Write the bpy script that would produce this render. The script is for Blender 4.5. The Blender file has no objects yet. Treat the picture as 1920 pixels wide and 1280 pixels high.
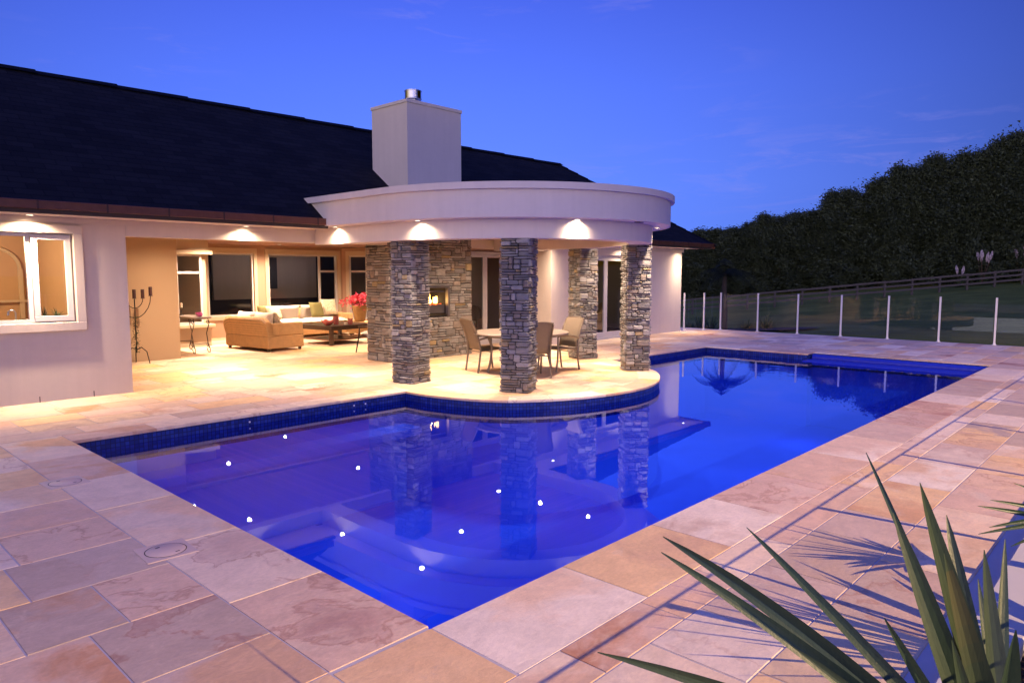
import bpy, math, random
from mathutils import Vector, Matrix, noise
R = math.radians
scene = bpy.context.scene
col = scene.collection
sin, cos, pi = math.sin, math.cos, math.pi

# ------------------------------------------------------------------ helpers
def tag(o, label=None, cat=None, group=None, kind=None):
    if label: o['label'] = label
    if cat: o['category'] = cat
    if group: o['group'] = group
    if kind: o['kind'] = kind
    return o

def thing(name, loc, label, cat, rz=0.0, group=None):
    o = bpy.data.objects.new(name, None)
    o.empty_display_size = .2
    o.location = loc; o.rotation_euler = (0, 0, rz)
    col.objects.link(o)
    return tag(o, label, cat, group)

class MB:
    def __init__(s):
        s.v = []; s.f = []; s.c = []; s.uv = []
    def face(s, pts, c=(.5, .5, .5), uv=None):
        n = len(s.v); s.v += [tuple(p) for p in pts]
        s.f.append(tuple(range(n, n + len(pts)))); s.c.append(c); s.uv.append(uv)
    def mesh(s, vs, fs, c=(.5, .5, .5)):
        n = len(s.v); s.v += [tuple(p) for p in vs]
        for f in fs:
            s.f.append(tuple(i + n for i in f)); s.c.append(c); s.uv.append(None)
    def box(s, x0, x1, y0, y1, z0, z1, c=(.5, .5, .5), m=None, b=0.0):
        if b > 0:
            vs = []
            for (sx, X) in ((1, x0), (-1, x1)):
                for (sy, Y) in ((1, y0), (-1, y1)):
                    for (sz, Z) in ((1, z0), (-1, z1)):
                        vs += [(X, Y + sy * b, Z + sz * b), (X + sx * b, Y, Z + sz * b), (X + sx * b, Y + sy * b, Z)]
            I = lambda i, j, k, a: (i * 4 + j * 2 + k) * 3 + a
            fs = []
            for i in (0, 1):
                q = [I(i, 0, 0, 0), I(i, 1, 0, 0), I(i, 1, 1, 0), I(i, 0, 1, 0)]; fs.append(q if i else q[::-1])
                q = [I(0, i, 0, 1), I(1, i, 0, 1), I(1, i, 1, 1), I(0, i, 1, 1)]; fs.append(q[::-1] if i else q)
                q = [I(0, 0, i, 2), I(1, 0, i, 2), I(1, 1, i, 2), I(0, 1, i, 2)]; fs.append(q if i else q[::-1])
            for i in (0, 1):
                for j in (0, 1):
                    q = [I(i, j, 0, 0), I(i, j, 1, 0), I(i, j, 1, 1), I(i, j, 0, 1)]; fs.append(q if (i + j) % 2 == 0 else q[::-1])
                    q = [I(i, 0, j, 0), I(i, 1, j, 0), I(i, 1, j, 2), I(i, 0, j, 2)]; fs.append(q[::-1] if (i + j) % 2 == 0 else q)
                    q = [I(0, i, j, 1), I(1, i, j, 1), I(1, i, j, 2), I(0, i, j, 2)]; fs.append(q if (i + j) % 2 == 0 else q[::-1])
                    for k in (0, 1):
                        q = [I(i, j, k, 0), I(i, j, k, 1), I(i, j, k, 2)]; fs.append(q[::-1] if (i + j + k) % 2 == 0 else q)
        else:
            vs = [(x0, y0, z0), (x1, y0, z0), (x1, y1, z0), (x0, y1, z0), (x0, y0, z1), (x1, y0, z1), (x1, y1, z1), (x0, y1, z1)]
            fs = [(3, 2, 1, 0), (4, 5, 6, 7), (0, 1, 5, 4), (1, 2, 6, 5), (2, 3, 7, 6), (3, 0, 4, 7)]
        if m is not None: vs = [m @ Vector(p) for p in vs]
        s.mesh(vs, fs, c)
        return s
    def obox(s, cx, cy, cz, sx, sy, sz, rz=0, rx=0, ry=0, c=(.5, .5, .5), b=0.0):
        m = Matrix.Translation((cx, cy, cz)) @ Matrix.Rotation(rz, 4, 'Z') @ Matrix.Rotation(ry, 4, 'Y') @ Matrix.Rotation(rx, 4, 'X')
        return s.box(-sx / 2, sx / 2, -sy / 2, sy / 2, -sz / 2, sz / 2, c, m, b)
    def prism(s, poly, z0, z1, c=(.5, .5, .5), cap=True):
        n = len(poly)
        vs = [(x, y, z0) for x, y in poly] + [(x, y, z1) for x, y in poly]
        fs = [(i, (i + 1) % n, n + (i + 1) % n, n + i) for i in range(n)]
        if cap: fs += [tuple(range(n))[::-1], tuple(range(n, 2 * n))]
        s.mesh(vs, fs, c); return s
    def tube(s, path, r, n=8, c=(.5, .5, .5), cap=True):
        path = [Vector(p) for p in path]; m = len(path)
        rs = r if isinstance(r, (list, tuple)) else [r] * m
        vs = []; up = None
        for i, p in enumerate(path):
            t = (path[min(i + 1, m - 1)] - path[max(i - 1, 0)])
            t = t.normalized() if t.length > 1e-9 else Vector((0, 0, 1))
            if up is None:
                up = Vector((0, 0, 1)) if abs(t.z) < .9 else Vector((1, 0, 0))
            a = (up - t * up.dot(t))
            a = a.normalized() if a.length > 1e-6 else t.orthogonal().normalized()
            up = a; bb = t.cross(a)
            for k in range(n):
                q = 2 * pi * k / n
                vs.append(p + (a * cos(q) + bb * sin(q)) * rs[i])
        fs = [(i * n + k, i * n + (k + 1) % n, (i + 1) * n + (k + 1) % n, (i + 1) * n + k) for i in range(m - 1) for k in range(n)]
        if cap: fs += [tuple(range(n))[::-1], tuple(range((m - 1) * n, m * n))]
        s.mesh(vs, fs, c); return s
    def lathe(s, prof, n=24, c0=(0, 0, 0), c=(.5, .5, .5), m=None):
        vs = []
        for r, z in prof:
            for k in range(n):
                q = 2 * pi * k / n
                vs.append((c0[0] + r * cos(q), c0[1] + r * sin(q), c0[2] + z))
        if m is not None: vs = [m @ Vector(p) for p in vs]
        k2 = len(prof)
        fs = [(i * n + k, i * n + (k + 1) % n, (i + 1) * n + (k + 1) % n, (i + 1) * n + k) for i in range(k2 - 1) for k in range(n)]
        if prof[0][0] > 1e-6: fs.append(tuple(range(n))[::-1])
        if prof[-1][0] > 1e-6: fs.append(tuple(range((k2 - 1) * n, k2 * n)))
        s.mesh(vs, fs, c); return s
    def build(s, name, mat, parent=None, smooth=False, world=False, mods=None):
        me = bpy.data.meshes.new(name)
        off = Vector((0, 0, 0))
        if parent is not None and world:
            p = parent; 
            while p is not None: off += p.location; p = p.parent
        me.from_pydata([(v[0] - off.x, v[1] - off.y, v[2] - off.z) for v in s.v], [], s.f)
        at = me.color_attributes.new('tone', 'FLOAT_COLOR', 'CORNER')
        data = []
        for f, c in zip(s.f, s.c):
            data += [c[0], c[1], c[2], 1.0] * len(f)
        at.data.foreach_set('color', data)
        if any(u is not None for u in s.uv):
            ul = me.uv_layers.new(name='UVMap'); d = []
            for f, u in zip(s.f, s.uv):
                if u is None: d += [0, 0] * len(f)
                else:
                    for q in u: d += [q[0], q[1]]
            ul.data.foreach_set('uv', d)
        if smooth:
            me.polygons.foreach_set('use_smooth', [True] * len(me.polygons))
        me.materials.append(mat); me.update()
        o = bpy.data.objects.new(name, me); col.objects.link(o)
        if parent is not None: o.parent = parent
        if smooth == 'auto':
            try: me.set_sharp_from_angle(angle=R(35))
            except Exception: pass
        return o

def copy_tree(o, parent=None):
    c = o.copy(); col.objects.link(c); c.parent = parent
    for ch in list(o.children): copy_tree(ch, c)
    return c

# ------------------------------------------------------------------ materials
def newmat(name):
    m = bpy.data.materials.new(name); m.use_nodes = True
    nt = m.node_tree; nt.nodes.clear()
    out = nt.nodes.new('ShaderNodeOutputMaterial')
    return m, nt, out
def N(nt, t, **k):
    n = nt.nodes.new(t)
    for a, b in k.items(): setattr(n, a, b)
    return n
def math_(nt, op, a, b=None, c=None):
    n = N(nt, 'ShaderNodeMath', operation=op)
    for i, x in enumerate((a, b, c)):
        if x is None: continue
        if isinstance(x, (int, float)): n.inputs[i].default_value = x
        else: nt.links.new(x, n.inputs[i])
    return n.outputs[0]
def mixc(nt, f, a, b, mode='MIX'):
    n = N(nt, 'ShaderNodeMix', data_type='RGBA', blend_type=mode)
    for i, x in ((0, f), (6, a), (7, b)):
        if isinstance(x, (int, float)): n.inputs[i].default_value = x
        elif isinstance(x, tuple): n.inputs[i].default_value = (*x[:3], 1)
        else: nt.links.new(x, n.inputs[i])
    return n.outputs[2]
def ramp(nt, fac, stops, interp='LINEAR'):
    n = N(nt, 'ShaderNodeValToRGB'); n.color_ramp.interpolation = interp
    e = n.color_ramp.elements
    e[0].position, e[0].color = stops[0][0], (*stops[0][1], 1)
    e[1].position, e[1].color = stops[-1][0], (*stops[-1][1], 1)
    for p, c in stops[1:-1]:
        x = e.new(p); x.color = (*c, 1)
    nt.links.new(fac, n.inputs[0]); return n.outputs[0]
def noise_(nt, vec, scale, detail=4, rough=.55, dist=0):
    n = N(nt, 'ShaderNodeTexNoise'); n.inputs['Scale'].default_value = scale
    n.inputs['Detail'].default_value = detail; n.inputs['Roughness'].default_value = rough
    n.inputs['Distortion'].default_value = dist
    if vec is not None: nt.links.new(vec, n.inputs['Vector'])
    return n.outputs[0]
def objco(nt): return N(nt, 'ShaderNodeTexCoord').outputs['Object']
def mapping(nt, vec, sc=(1, 1, 1), loc=(0, 0, 0)):
    n = N(nt, 'ShaderNodeMapping'); n.inputs['Scale'].default_value = sc; n.inputs['Location'].default_value = loc
    nt.links.new(vec, n.inputs[0]); return n.outputs[0]
def bump_(nt, h, strength=.3, dist=.01, normal=None):
    n = N(nt, 'ShaderNodeBump'); n.inputs['Strength'].default_value = strength; n.inputs['Distance'].default_value = dist
    nt.links.new(h, n.inputs['Height'])
    if normal is not None: nt.links.new(normal, n.inputs['Normal'])
    return n.outputs[0]
def princ(nt, out, color, rough=.6, metal=0, bump=None, **k):
    p = N(nt, 'ShaderNodeBsdfPrincipled')
    if isinstance(color, tuple): p.inputs['Base Color'].default_value = (*color, 1)
    else: nt.links.new(color, p.inputs['Base Color'])
    if isinstance(rough, (int, float)): p.inputs['Roughness'].default_value = rough
    else: nt.links.new(rough, p.inputs['Roughness'])
    p.inputs['Metallic'].default_value = metal
    for a, b in k.items(): p.inputs[a].default_value = b
    if bump is not None: nt.links.new(bump, p.inputs['Normal'])
    nt.links.new(p.outputs[0], out.inputs[0]); return p
def simple(name, color, rough=.5, metal=0, var=.12, vs=6, bs=0, bscale=60, bd=.004, **k):
    m, nt, out = newmat(name); oc = objco(nt)
    f = noise_(nt, oc, vs, 5)
    f2 = math_(nt, 'MULTIPLY_ADD', f, var * 2, 1 - var)
    c = N(nt, 'ShaderNodeVectorMath', operation='SCALE'); c.inputs[0].default_value = color; nt.links.new(f2, c.inputs['Scale'])
    b = bump_(nt, noise_(nt, oc, bscale, 3), bs, bd) if bs else None
    princ(nt, out, c.outputs[0], rough, metal, b, **k); return m
def emit(name, color, s):
    m, nt, out = newmat(name)
    e = N(nt, 'ShaderNodeEmission'); e.inputs[0].default_value = (*color, 1); e.inputs[1].default_value = s
    nt.links.new(e.outputs[0], out.inputs[0]); return m

M = {}
M['plaster'] = simple('cream_plaster', (.60, .52, .43), .75, var=.07, vs=.9, bs=.25, bscale=90, bd=.002)
M['plaster_white'] = simple('pale_plaster', (.63, .55, .50), .7, var=.07, vs=.9, bs=.2, bscale=90, bd=.002)
M['tan_wall'] = simple('tan_painted_wall', (.56, .40, .24), .8, var=.03, vs=1.2, bs=.2, bscale=80, bd=.002)
M['terracotta_wall'] = simple('warm_brown_painted_wall', (.46, .29, .19), .8, var=.04, vs=1.2, bs=.2, bscale=80, bd=.002)
M['trim'] = simple('cream_trim_paint', (.62, .50, .34), .5, var=.03)
M['white_frame'] = simple('white_window_frame', (.66, .63, .60), .35, var=.03)
M['white_post'] = simple('white_powder_coat', (.74, .73, .76), .35, var=.04)
M['copper'] = simple('weathered_copper', (.17, .075, .045), .5, .5, var=.3, vs=9)
M['copper_dark'] = simple('tarnished_copper_strap', (.07, .04, .03), .6, .4)
M['dark_gap'] = simple('dark_fascia_gap', (.05, .035, .025), .7)
M['steel'] = simple('galvanised_steel', (.62, .62, .65), .28, 1.0, var=.1, vs=12)
M['steel_dark'] = simple('grey_metal_frame', (.22, .21, .22), .35, .9, var=.1)
M['black'] = simple('black_metal', (.02, .018, .018), .45, .3)
M['iron'] = simple('wrought_iron', (.045, .035, .03), .5, .6, var=.3, vs=30)
M['room_dark'] = simple('wall_painted_dim', (.05, .055, .085), .8)  # dimness behind the glass put into a near-black blue wall colour
M['room_warm'] = simple('kitchen_wall', (.55, .36, .20), .7, var=.05)
M['bronze'] = simple('bronze_aluminium', (.20, .165, .13), .38, .6, var=.1)
M['sling'] = simple('tan_sling_mesh', (.20, .16, .115), .8, var=.08, vs=40, bs=.3, bscale=400, bd=.001)
M['tabletop'] = simple('stone_tabletop', (.26, .215, .18), .35, var=.35, vs=22)
M['cushion'] = simple('cream_cushion_fabric', (.72, .64, .54), .9, var=.04, bs=.2, bscale=300, bd=.001)
M['olive'] = simple('olive_pillow_fabric', (.17, .155, .05), .85, var=.15, vs=20)
M['darkwood'] = simple('dark_stained_wood', (.045, .025, .016), .28, var=.4, vs=8)
M['brownwood'] = simple('brown_wood_shelf', (.15, .065, .035), .35, var=.3, vs=8)
M['candle_dark'] = simple('dark_candle_wax', (.05, .018, .02), .5)
M['candle_white'] = simple('ivory_candle_wax', (.75, .66, .5), .5)
M['pink_glass'] = simple('pink_glass', (.62, .13, .38), .08, var=.2)
M['red_glass'] = simple('rose_brown_glass', (.34, .09, .08), .08, var=.3, vs=12)
M['vase'] = simple('amber_glazed_vase', (.42, .25, .09), .22, var=.35, vs=7)
M['flower'] = simple('red_orchid_petals', (.72, .035, .075), .6, var=.4, vs=30)
M['leafdark'] = simple('dark_green_leaf', (.03, .06, .02), .55, var=.4, vs=20)
M['stem'] = simple('brown_stem', (.10, .06, .03), .7)
M['ochre_pebble'] = simple('dark_bark_mulch', (.022, .013, .009), .9, var=.6, vs=30, bs=1, bscale=60, bd=.03)
M['concrete'] = simple('pale_concrete_kerb', (.52, .49, .46), .8, var=.08, vs=3, bs=.3, bscale=50, bd=.003)
M['membrane'] = simple('roof_membrane', (.25, .25, .26), .8)
M['skim'] = simple('cream_plastic_lid', (.66, .50, .38), .55, var=.05)
M['cover'] = simple('blue_pool_cover', (.010, .022, .42), .4, var=.15, vs=14, bs=.5, bscale=22, bd=.01)
M['timber_rail'] = simple('weathered_timber_rail', (.085, .07, .062), .85, var=.25, vs=3)
M['bark'] = simple('brown_bark', (.06, .045, .035), .9, var=.4, vs=9, bs=.6, bscale=20, bd=.03)
M['plume'] = simple('pale_seed_plume', (.62, .52, .58), .9, var=.2)
M['sensor'] = simple('dark_vent_grille', (.05, .035, .04), .6)

def plaster(name, color):
    m, nt, out = newmat(name); oc = objco(nt)
    a = noise_(nt, oc, .9, 5); st = noise_(nt, mapping(nt, oc, (7, 7, .45)), 1.0, 6, .65); tr = noise_(nt, mapping(nt, oc, (1.4, 1.4, 2.2)), 4, 6, .6, .8)
    k = math_(nt, 'MULTIPLY', math_(nt, 'MULTIPLY_ADD', a, .14, .93), math_(nt, 'MULTIPLY', math_(nt, 'MULTIPLY_ADD', st, .16, .92), math_(nt, 'MULTIPLY_ADD', tr, .08, .96)))
    s = N(nt, 'ShaderNodeVectorMath', operation='SCALE'); s.inputs[0].default_value = color; nt.links.new(k, s.inputs['Scale'])
    h = math_(nt, 'ADD', math_(nt, 'MULTIPLY', tr, 1.0), math_(nt, 'MULTIPLY', noise_(nt, oc, 90, 3), .5))
    princ(nt, out, s.outputs[0], .75, 0, bump_(nt, h, .35, .004)); return m
M['plaster'] = plaster('cream_plaster', (.68, .60, .49)); M['plaster_white'] = plaster('pale_plaster', (.73, .65, .57))
def stone_mat():
    m, nt, out = newmat('stacked_schist_stone'); oc = objco(nt)
    a = N(nt, 'ShaderNodeAttribute', attribute_name='tone')
    n1 = noise_(nt, mapping(nt, oc, (1, 1, 3)), 9, 6, .65)
    n2 = noise_(nt, oc, 45, 5, .7)
    k = math_(nt, 'ADD', math_(nt, 'MULTIPLY_ADD', n1, .9, .35), math_(nt, 'MULTIPLY', n2, .35))
    s = N(nt, 'ShaderNodeVectorMath', operation='SCALE'); nt.links.new(a.outputs['Color'], s.inputs[0]); nt.links.new(k, s.inputs['Scale'])
    h = math_(nt, 'ADD', math_(nt, 'MULTIPLY', n1, .7), math_(nt, 'MULTIPLY', n2, .35))
    princ(nt, out, s.outputs[0], .8, 0, bump_(nt, h, .9, .02)); return m
M['stone'] = stone_mat()
M['mortar'] = simple('dark_mortar_joint', (.03, .025, .024), .95, var=.3, vs=25)

def paver_mat():
    m, nt, out = newmat('sandstone_paver'); oc = objco(nt)
    a = N(nt, 'ShaderNodeAttribute', attribute_name='tone')
    sp = N(nt, 'ShaderNodeSeparateColor'); nt.links.new(a.outputs['Color'], sp.inputs[0])
    off = N(nt, 'ShaderNodeVectorMath', operation='MULTIPLY_ADD')
    nt.links.new(a.outputs['Color'], off.inputs[0]); off.inputs[1].default_value = (37, 53, 71); nt.links.new(oc, off.inputs[2])
    wn_ = N(nt, 'ShaderNodeTexNoise'); nt.links.new(off.outputs[0], wn_.inputs[0]); wn_.inputs['Scale'].default_value = 2.2; wn_.inputs['Detail'].default_value = 3
    wp = N(nt, 'ShaderNodeVectorMath', operation='MULTIPLY_ADD'); nt.links.new(wn_.outputs['Color'], wp.inputs[0]); wp.inputs[1].default_value = (.35, .35, .35); nt.links.new(off.outputs[0], wp.inputs[2])
    v = wp.outputs[0]
    sat = lambda x: math_(nt, 'MINIMUM', math_(nt, 'MAXIMUM', x, 0), 1)
    base = ramp(nt, sp.outputs[0], [(0, (.72, .58, .44)), (.13, (.63, .45, .34)), (.26, (.55, .42, .34)), (.36, (.72, .50, .27)),
                                    (.47, (.48, .37, .29)), (.56, (.70, .58, .48)), (.68, (.64, .46, .33)), (.77, (.76, .66, .55)), (.87, (.66, .50, .32)), (.94, (.54, .41, .33)), (1, (.54, .41, .33))], 'CONSTANT')
    cloud = noise_(nt, v, 1.25, 7, .58, .4)
    cloud2 = noise_(nt, mapping(nt, v, (1, 1, 1), (9.3, 4.1, 2)), 3.1, 9, .72, .2)
    st = math_(nt, 'MULTIPLY', sat(math_(nt, 'MULTIPLY_ADD', cloud, 9, -4.25)), math_(nt, 'MULTIPLY_ADD', sp.outputs[1], .95, .1))
    stain = ramp(nt, sp.outputs[2], [(0, (.42, .19, .11)), (.25, (.72, .44, .20)), (.5, (.38, .29, .25)), (.75, (.80, .68, .56)), (1, (.34, .15, .10))])
    c1 = mixc(nt, st, base, stain)
    st2 = math_(nt, 'MULTIPLY', sat(math_(nt, 'MULTIPLY_ADD', cloud2, 7, -3.9)), .55)
    c1 = mixc(nt, st2, c1, mixc(nt, sp.outputs[1], (.40, .33, .31), (.76, .62, .44)))
    # thin iron veins following the cloud contours
    vn = math_(nt, 'ABSOLUTE', math_(nt, 'SUBTRACT', cloud, .5))
    vein = math_(nt, 'MULTIPLY', sat(math_(nt, 'MULTIPLY_ADD', vn, -55, 1)), math_(nt, 'MULTIPLY', sat(math_(nt, 'MULTIPLY_ADD', sp.outputs[2], 3, -1.5)), .5))
    c2 = mixc(nt, vein, c1, (.33, .15, .09))
    grain = noise_(nt, mapping(nt, off.outputs[0], (1, 1.8, 1)), 26, 6, .75)
    mott = math_(nt, 'MULTIPLY', math_(nt, 'MULTIPLY_ADD', noise_(nt, v, 5, 8, .7), .60, .70), math_(nt, 'MULTIPLY_ADD', grain, .50, .75))
    s = N(nt, 'ShaderNodeVectorMath', operation='SCALE'); nt.links.new(c2, s.inputs[0]); nt.links.new(mott, s.inputs['Scale'])
    fine = noise_(nt, off.outputs[0], 110, 4, .75)
    c3 = mixc(nt, math_(nt, 'MULTIPLY', sat(math_(nt, 'MULTIPLY_ADD', fine, 7, -4.3)), .4), s.outputs[0], (.26, .19, .16))
    c3 = mixc(nt, 1.0, c3, (1.17, 1.12, .97), 'MULTIPLY')
    ridge = math_(nt, 'ABSOLUTE', math_(nt, 'SUBTRACT', noise_(nt, mapping(nt, v, (1, 1.6, 1)), 2.3, 5, .55), .5))
    h = math_(nt, 'ADD', math_(nt, 'MULTIPLY', ridge, 1.3), math_(nt, 'ADD', math_(nt, 'MULTIPLY', grain, .30), math_(nt, 'MULTIPLY', fine, .12)))
    rg = math_(nt, 'MULTIPLY_ADD', noise_(nt, v, 6, 3), .3, .48)
    princ(nt, out, c3, rg, 0, bump_(nt, h, .55, .013)); return m
M['paver'] = paver_mat()
M['grout'] = simple('pale_grout', (.52, .47, .44), .9, var=.15, vs=5)

def mosaic_mat():
    m, nt, out = newmat('blue_mosaic_tile'); 
    uv = N(nt, 'ShaderNodeUVMap', uv_map='UVMap').outputs[0]
    br = N(nt, 'ShaderNodeTexBrick'); nt.links.new(uv, br.inputs[0])
    br.offset = 0; br.squash = 1
    br.inputs['Scale'].default_value = 1; br.inputs['Mortar Size'].default_value = .005; br.inputs['Mortar Smooth'].default_value = .2
    br.inputs['Brick Width'].default_value = .05; br.inputs['Row Height'].default_value = .05
    br.inputs['Color1'].default_value = (.007, .018, .14, 1); br.inputs['Color2'].default_value = (.022, .055, .34, 1); br.inputs['Mortar'].default_value = (.012, .015, .05, 1)
    c = mixc(nt, math_(nt, 'MULTIPLY', noise_(nt, uv, 30, 3), .5), br.outputs[0], (.01, .025, .17))
    princ(nt, out, c, .4, 0, bump_(nt, br.outputs[1], -.5, .003), **{'Specular IOR Level': .2}); return m
M['mosaic'] = mosaic_mat()
M['basin'] = simple('blue_pool_plaster', (.14, .25, .80), .7, var=.08, vs=2)

def water_mat():
    m, nt, out = newmat('pool_water'); oc = objco(nt)
    tr = N(nt, 'ShaderNodeBsdfTransparent'); tr.inputs[0].default_value = (.23, .44, 1.0, 1)
    gl = N(nt, 'ShaderNodeBsdfGlossy'); gl.inputs['Roughness'].default_value = .012; gl.inputs[0].default_value = (.68, .80, 1, 1)
    sx = N(nt, 'ShaderNodeSeparateXYZ'); nt.links.new(oc, sx.inputs[0])
    amp = math_(nt, 'MULTIPLY_ADD', math_(nt, 'MAXIMUM', math_(nt, 'SUBTRACT', sx.outputs[0], 12), 0), .012, .0035)
    h = math_(nt, 'MULTIPLY', noise_(nt, mapping(nt, oc, (1, 1, 1)), 3.2, 2, .45), amp)
    b = bump_(nt, h, 1.0, .06)
    nt.links.new(b, gl.inputs['Normal'])
    lw = N(nt, 'ShaderNodeLayerWeight'); lw.inputs[0].default_value = .5; nt.links.new(b, lw.inputs['Normal'])
    f = math_(nt, 'MULTIPLY_ADD', math_(nt, 'POWER', lw.outputs['Facing'], 4.6), .955, .045)
    mx = N(nt, 'ShaderNodeMixShader'); nt.links.new(f, mx.inputs[0]); nt.links.new(tr.outputs[0], mx.inputs[1]); nt.links.new(gl.outputs[0], mx.inputs[2])
    nt.links.new(mx.outputs[0], out.inputs[0]); return m
M['water'] = water_mat()

def glass_mat(name, tint=(.92, .95, .93), f0=.05, refl=(1, 1, 1)):
    m, nt, out = newmat(name)
    tr = N(nt, 'ShaderNodeBsdfTransparent'); tr.inputs[0].default_value = (*tint, 1)
    gl = N(nt, 'ShaderNodeBsdfGlossy'); gl.inputs['Roughness'].default_value = 0; gl.inputs[0].default_value = (*refl, 1)
    lw = N(nt, 'ShaderNodeLayerWeight'); lw.inputs[0].default_value = .5
    f = math_(nt, 'MULTIPLY_ADD', math_(nt, 'POWER', lw.outputs['Facing'], 5), 1 - f0, f0)
    mx = N(nt, 'ShaderNodeMixShader'); nt.links.new(f, mx.inputs[0]); nt.links.new(tr.outputs[0], mx.inputs[1]); nt.links.new(gl.outputs[0], mx.inputs[2])
    nt.links.new(mx.outputs[0], out.inputs[0]); return m
M['glass'] = glass_mat('window_glass', (.92, .94, .95), .045)
M['fence_glass'] = glass_mat('fence_glass', (.95, .97, .96), .045)

def shingle_mat():
    m, nt, out = newmat('dark_asphalt_shingle')
    uv = N(nt, 'ShaderNodeUVMap', uv_map='UVMap').outputs[0]
    br = N(nt, 'ShaderNodeTexBrick'); nt.links.new(uv, br.inputs[0]); br.offset = .5; br.offset_frequency = 2
    br.inputs['Scale'].default_value = 1; br.inputs['Mortar Size'].default_value = .006; br.inputs['Mortar Smooth'].default_value = .3
    br.inputs['Brick Width'].default_value = .34; br.inputs['Row Height'].default_value = .145
    br.inputs['Color1'].default_value = (.011, .0105, .0125, 1); br.inputs['Color2'].default_value = (.019, .018, .020, 1); br.inputs['Mortar'].default_value = (.006, .006, .009, 1)
    n = noise_(nt, uv, 1.1, 4); n2 = noise_(nt, uv, 60, 3)
    s = N(nt, 'ShaderNodeVectorMath', operation='SCALE'); nt.links.new(br.outputs[0], s.inputs[0])
    nt.links.new(math_(nt, 'MULTIPLY_ADD', n, .8, math_(nt, 'MULTIPLY_ADD', n2, .5, .3)), s.inputs['Scale'])
    # saw-tooth lap of each course
    sx = N(nt, 'ShaderNodeSeparateXYZ'); nt.links.new(uv, sx.inputs[0])
    saw = math_(nt, 'SUBTRACT', 1, math_(nt, 'FRACT', math_(nt, 'DIVIDE', sx.outputs[1], .145)))
    h = math_(nt, 'ADD', saw, math_(nt, 'MULTIPLY', math_(nt, 'ADD', br.outputs[1], n2), -.35))
    princ(nt, out, s.outputs[0], .95, 0, bump_(nt, h, 1.0, .012), **{'Specular IOR Level': .1}); return m
M['shingle'] = shingle_mat()

def board_mat(name, color, axis, w=.14):
    m, nt, out = newmat(name); oc = objco(nt)
    sx = N(nt, 'ShaderNodeSeparateXYZ'); nt.links.new(oc, sx.inputs[0])
    u = math_(nt, 'DIVIDE', sx.outputs[axis], w)
    fr = math_(nt, 'FRACT', u); idx = math_(nt, 'FLOOR', u)
    wn = N(nt, 'ShaderNodeTexWhiteNoise', noise_dimensions='1D'); nt.links.new(idx, wn.inputs['W'])
    gr = math_(nt, 'MINIMUM', math_(nt, 'MULTIPLY', math_(nt, 'MINIMUM', fr, math_(nt, 'SUBTRACT', 1, fr)), 12), 1)
    sc = [9, 9, 9]; sc[1 - axis] = .7
    g = noise_(nt, mapping(nt, oc, tuple(sc)), 1.5, 5)
    k = math_(nt, 'MULTIPLY', math_(nt, 'MULTIPLY_ADD', wn.outputs[0], .55, math_(nt, 'MULTIPLY_ADD', g, .5, .45)), math_(nt, 'MULTIPLY_ADD', gr, .7, .3))
    s = N(nt, 'ShaderNodeVectorMath', operation='SCALE'); s.inputs[0].default_value = color; nt.links.new(k, s.inputs['Scale'])
    princ(nt, out, s.outputs[0], .5, 0, bump_(nt, gr, .6, .006)); return m
M['ceil_y'] = board_mat('stained_ceiling_boards', (.30, .15, .09), 0)
M['ceil_x'] = board_mat('stained_canopy_boards', (.38, .20, .12), 1)

def wicker_mat():
    m, nt, out = newmat('woven_wicker'); oc = objco(nt)
    h = None; c = None
    def wave(sc, d):
        w = N(nt, 'ShaderNodeTexWave', bands_direction=d); nt.links.new(oc, w.inputs[0]); w.inputs['Scale'].default_value = sc * 2.2
        w.inputs['Distortion'].default_value = .6; w.inputs['Detail Scale'].default_value = 3; return w.outputs[1]
    hh = math_(nt, 'MULTIPLY', math_(nt, 'ADD', wave(16, 'X'), wave(16, 'Y')), wave(22, 'Z'))
    n = noise_(nt, oc, 9, 4)
    k = math_(nt, 'MULTIPLY_ADD', hh, .45, math_(nt, 'MULTIPLY_ADD', n, .35, .45))
    s = N(nt, 'ShaderNodeVectorMath', operation='SCALE'); s.inputs[0].default_value = (.78, .47, .20); nt.links.new(k, s.inputs['Scale'])
    princ(nt, out, s.outputs[0], .6, 0, bump_(nt, hh, .7, .006)); return m
M['wicker'] = wicker_mat()

def pattern_mat():
    m, nt, out = newmat('patterned_pillow_fabric'); oc = objco(nt)
    vo = N(nt, 'ShaderNodeTexVoronoi'); nt.links.new(oc, vo.inputs[0]); vo.inputs['Scale'].default_value = 28
    k = math_(nt, 'LESS_THAN', vo.outputs[0], .28)
    princ(nt, out, mixc(nt, k, (.66, .56, .38), (.36, .19, .08)), .9); return m
M['pattern'] = pattern_mat()

def grass_mat():
    m, nt, out = newmat('dark_lawn'); oc = objco(nt)
    c = ramp(nt, noise_(nt, oc, .35, 8, .65), [(.25, (.10, .115, .02)), (.5, (.16, .18, .03)), (.75, (.25, .26, .05))])
    f = noise_(nt, oc, 14, 6, .75)
    s = N(nt, 'ShaderNodeVectorMath', operation='SCALE'); nt.links.new(c, s.inputs[0]); nt.links.new(math_(nt, 'MULTIPLY_ADD', f, 1.8, .1), s.inputs['Scale'])
    princ(nt, out, s.outputs[0], .9, 0, bump_(nt, f, 1, .08), **{'Specular IOR Level': .1}); return m
M['grass'] = grass_mat()

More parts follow.
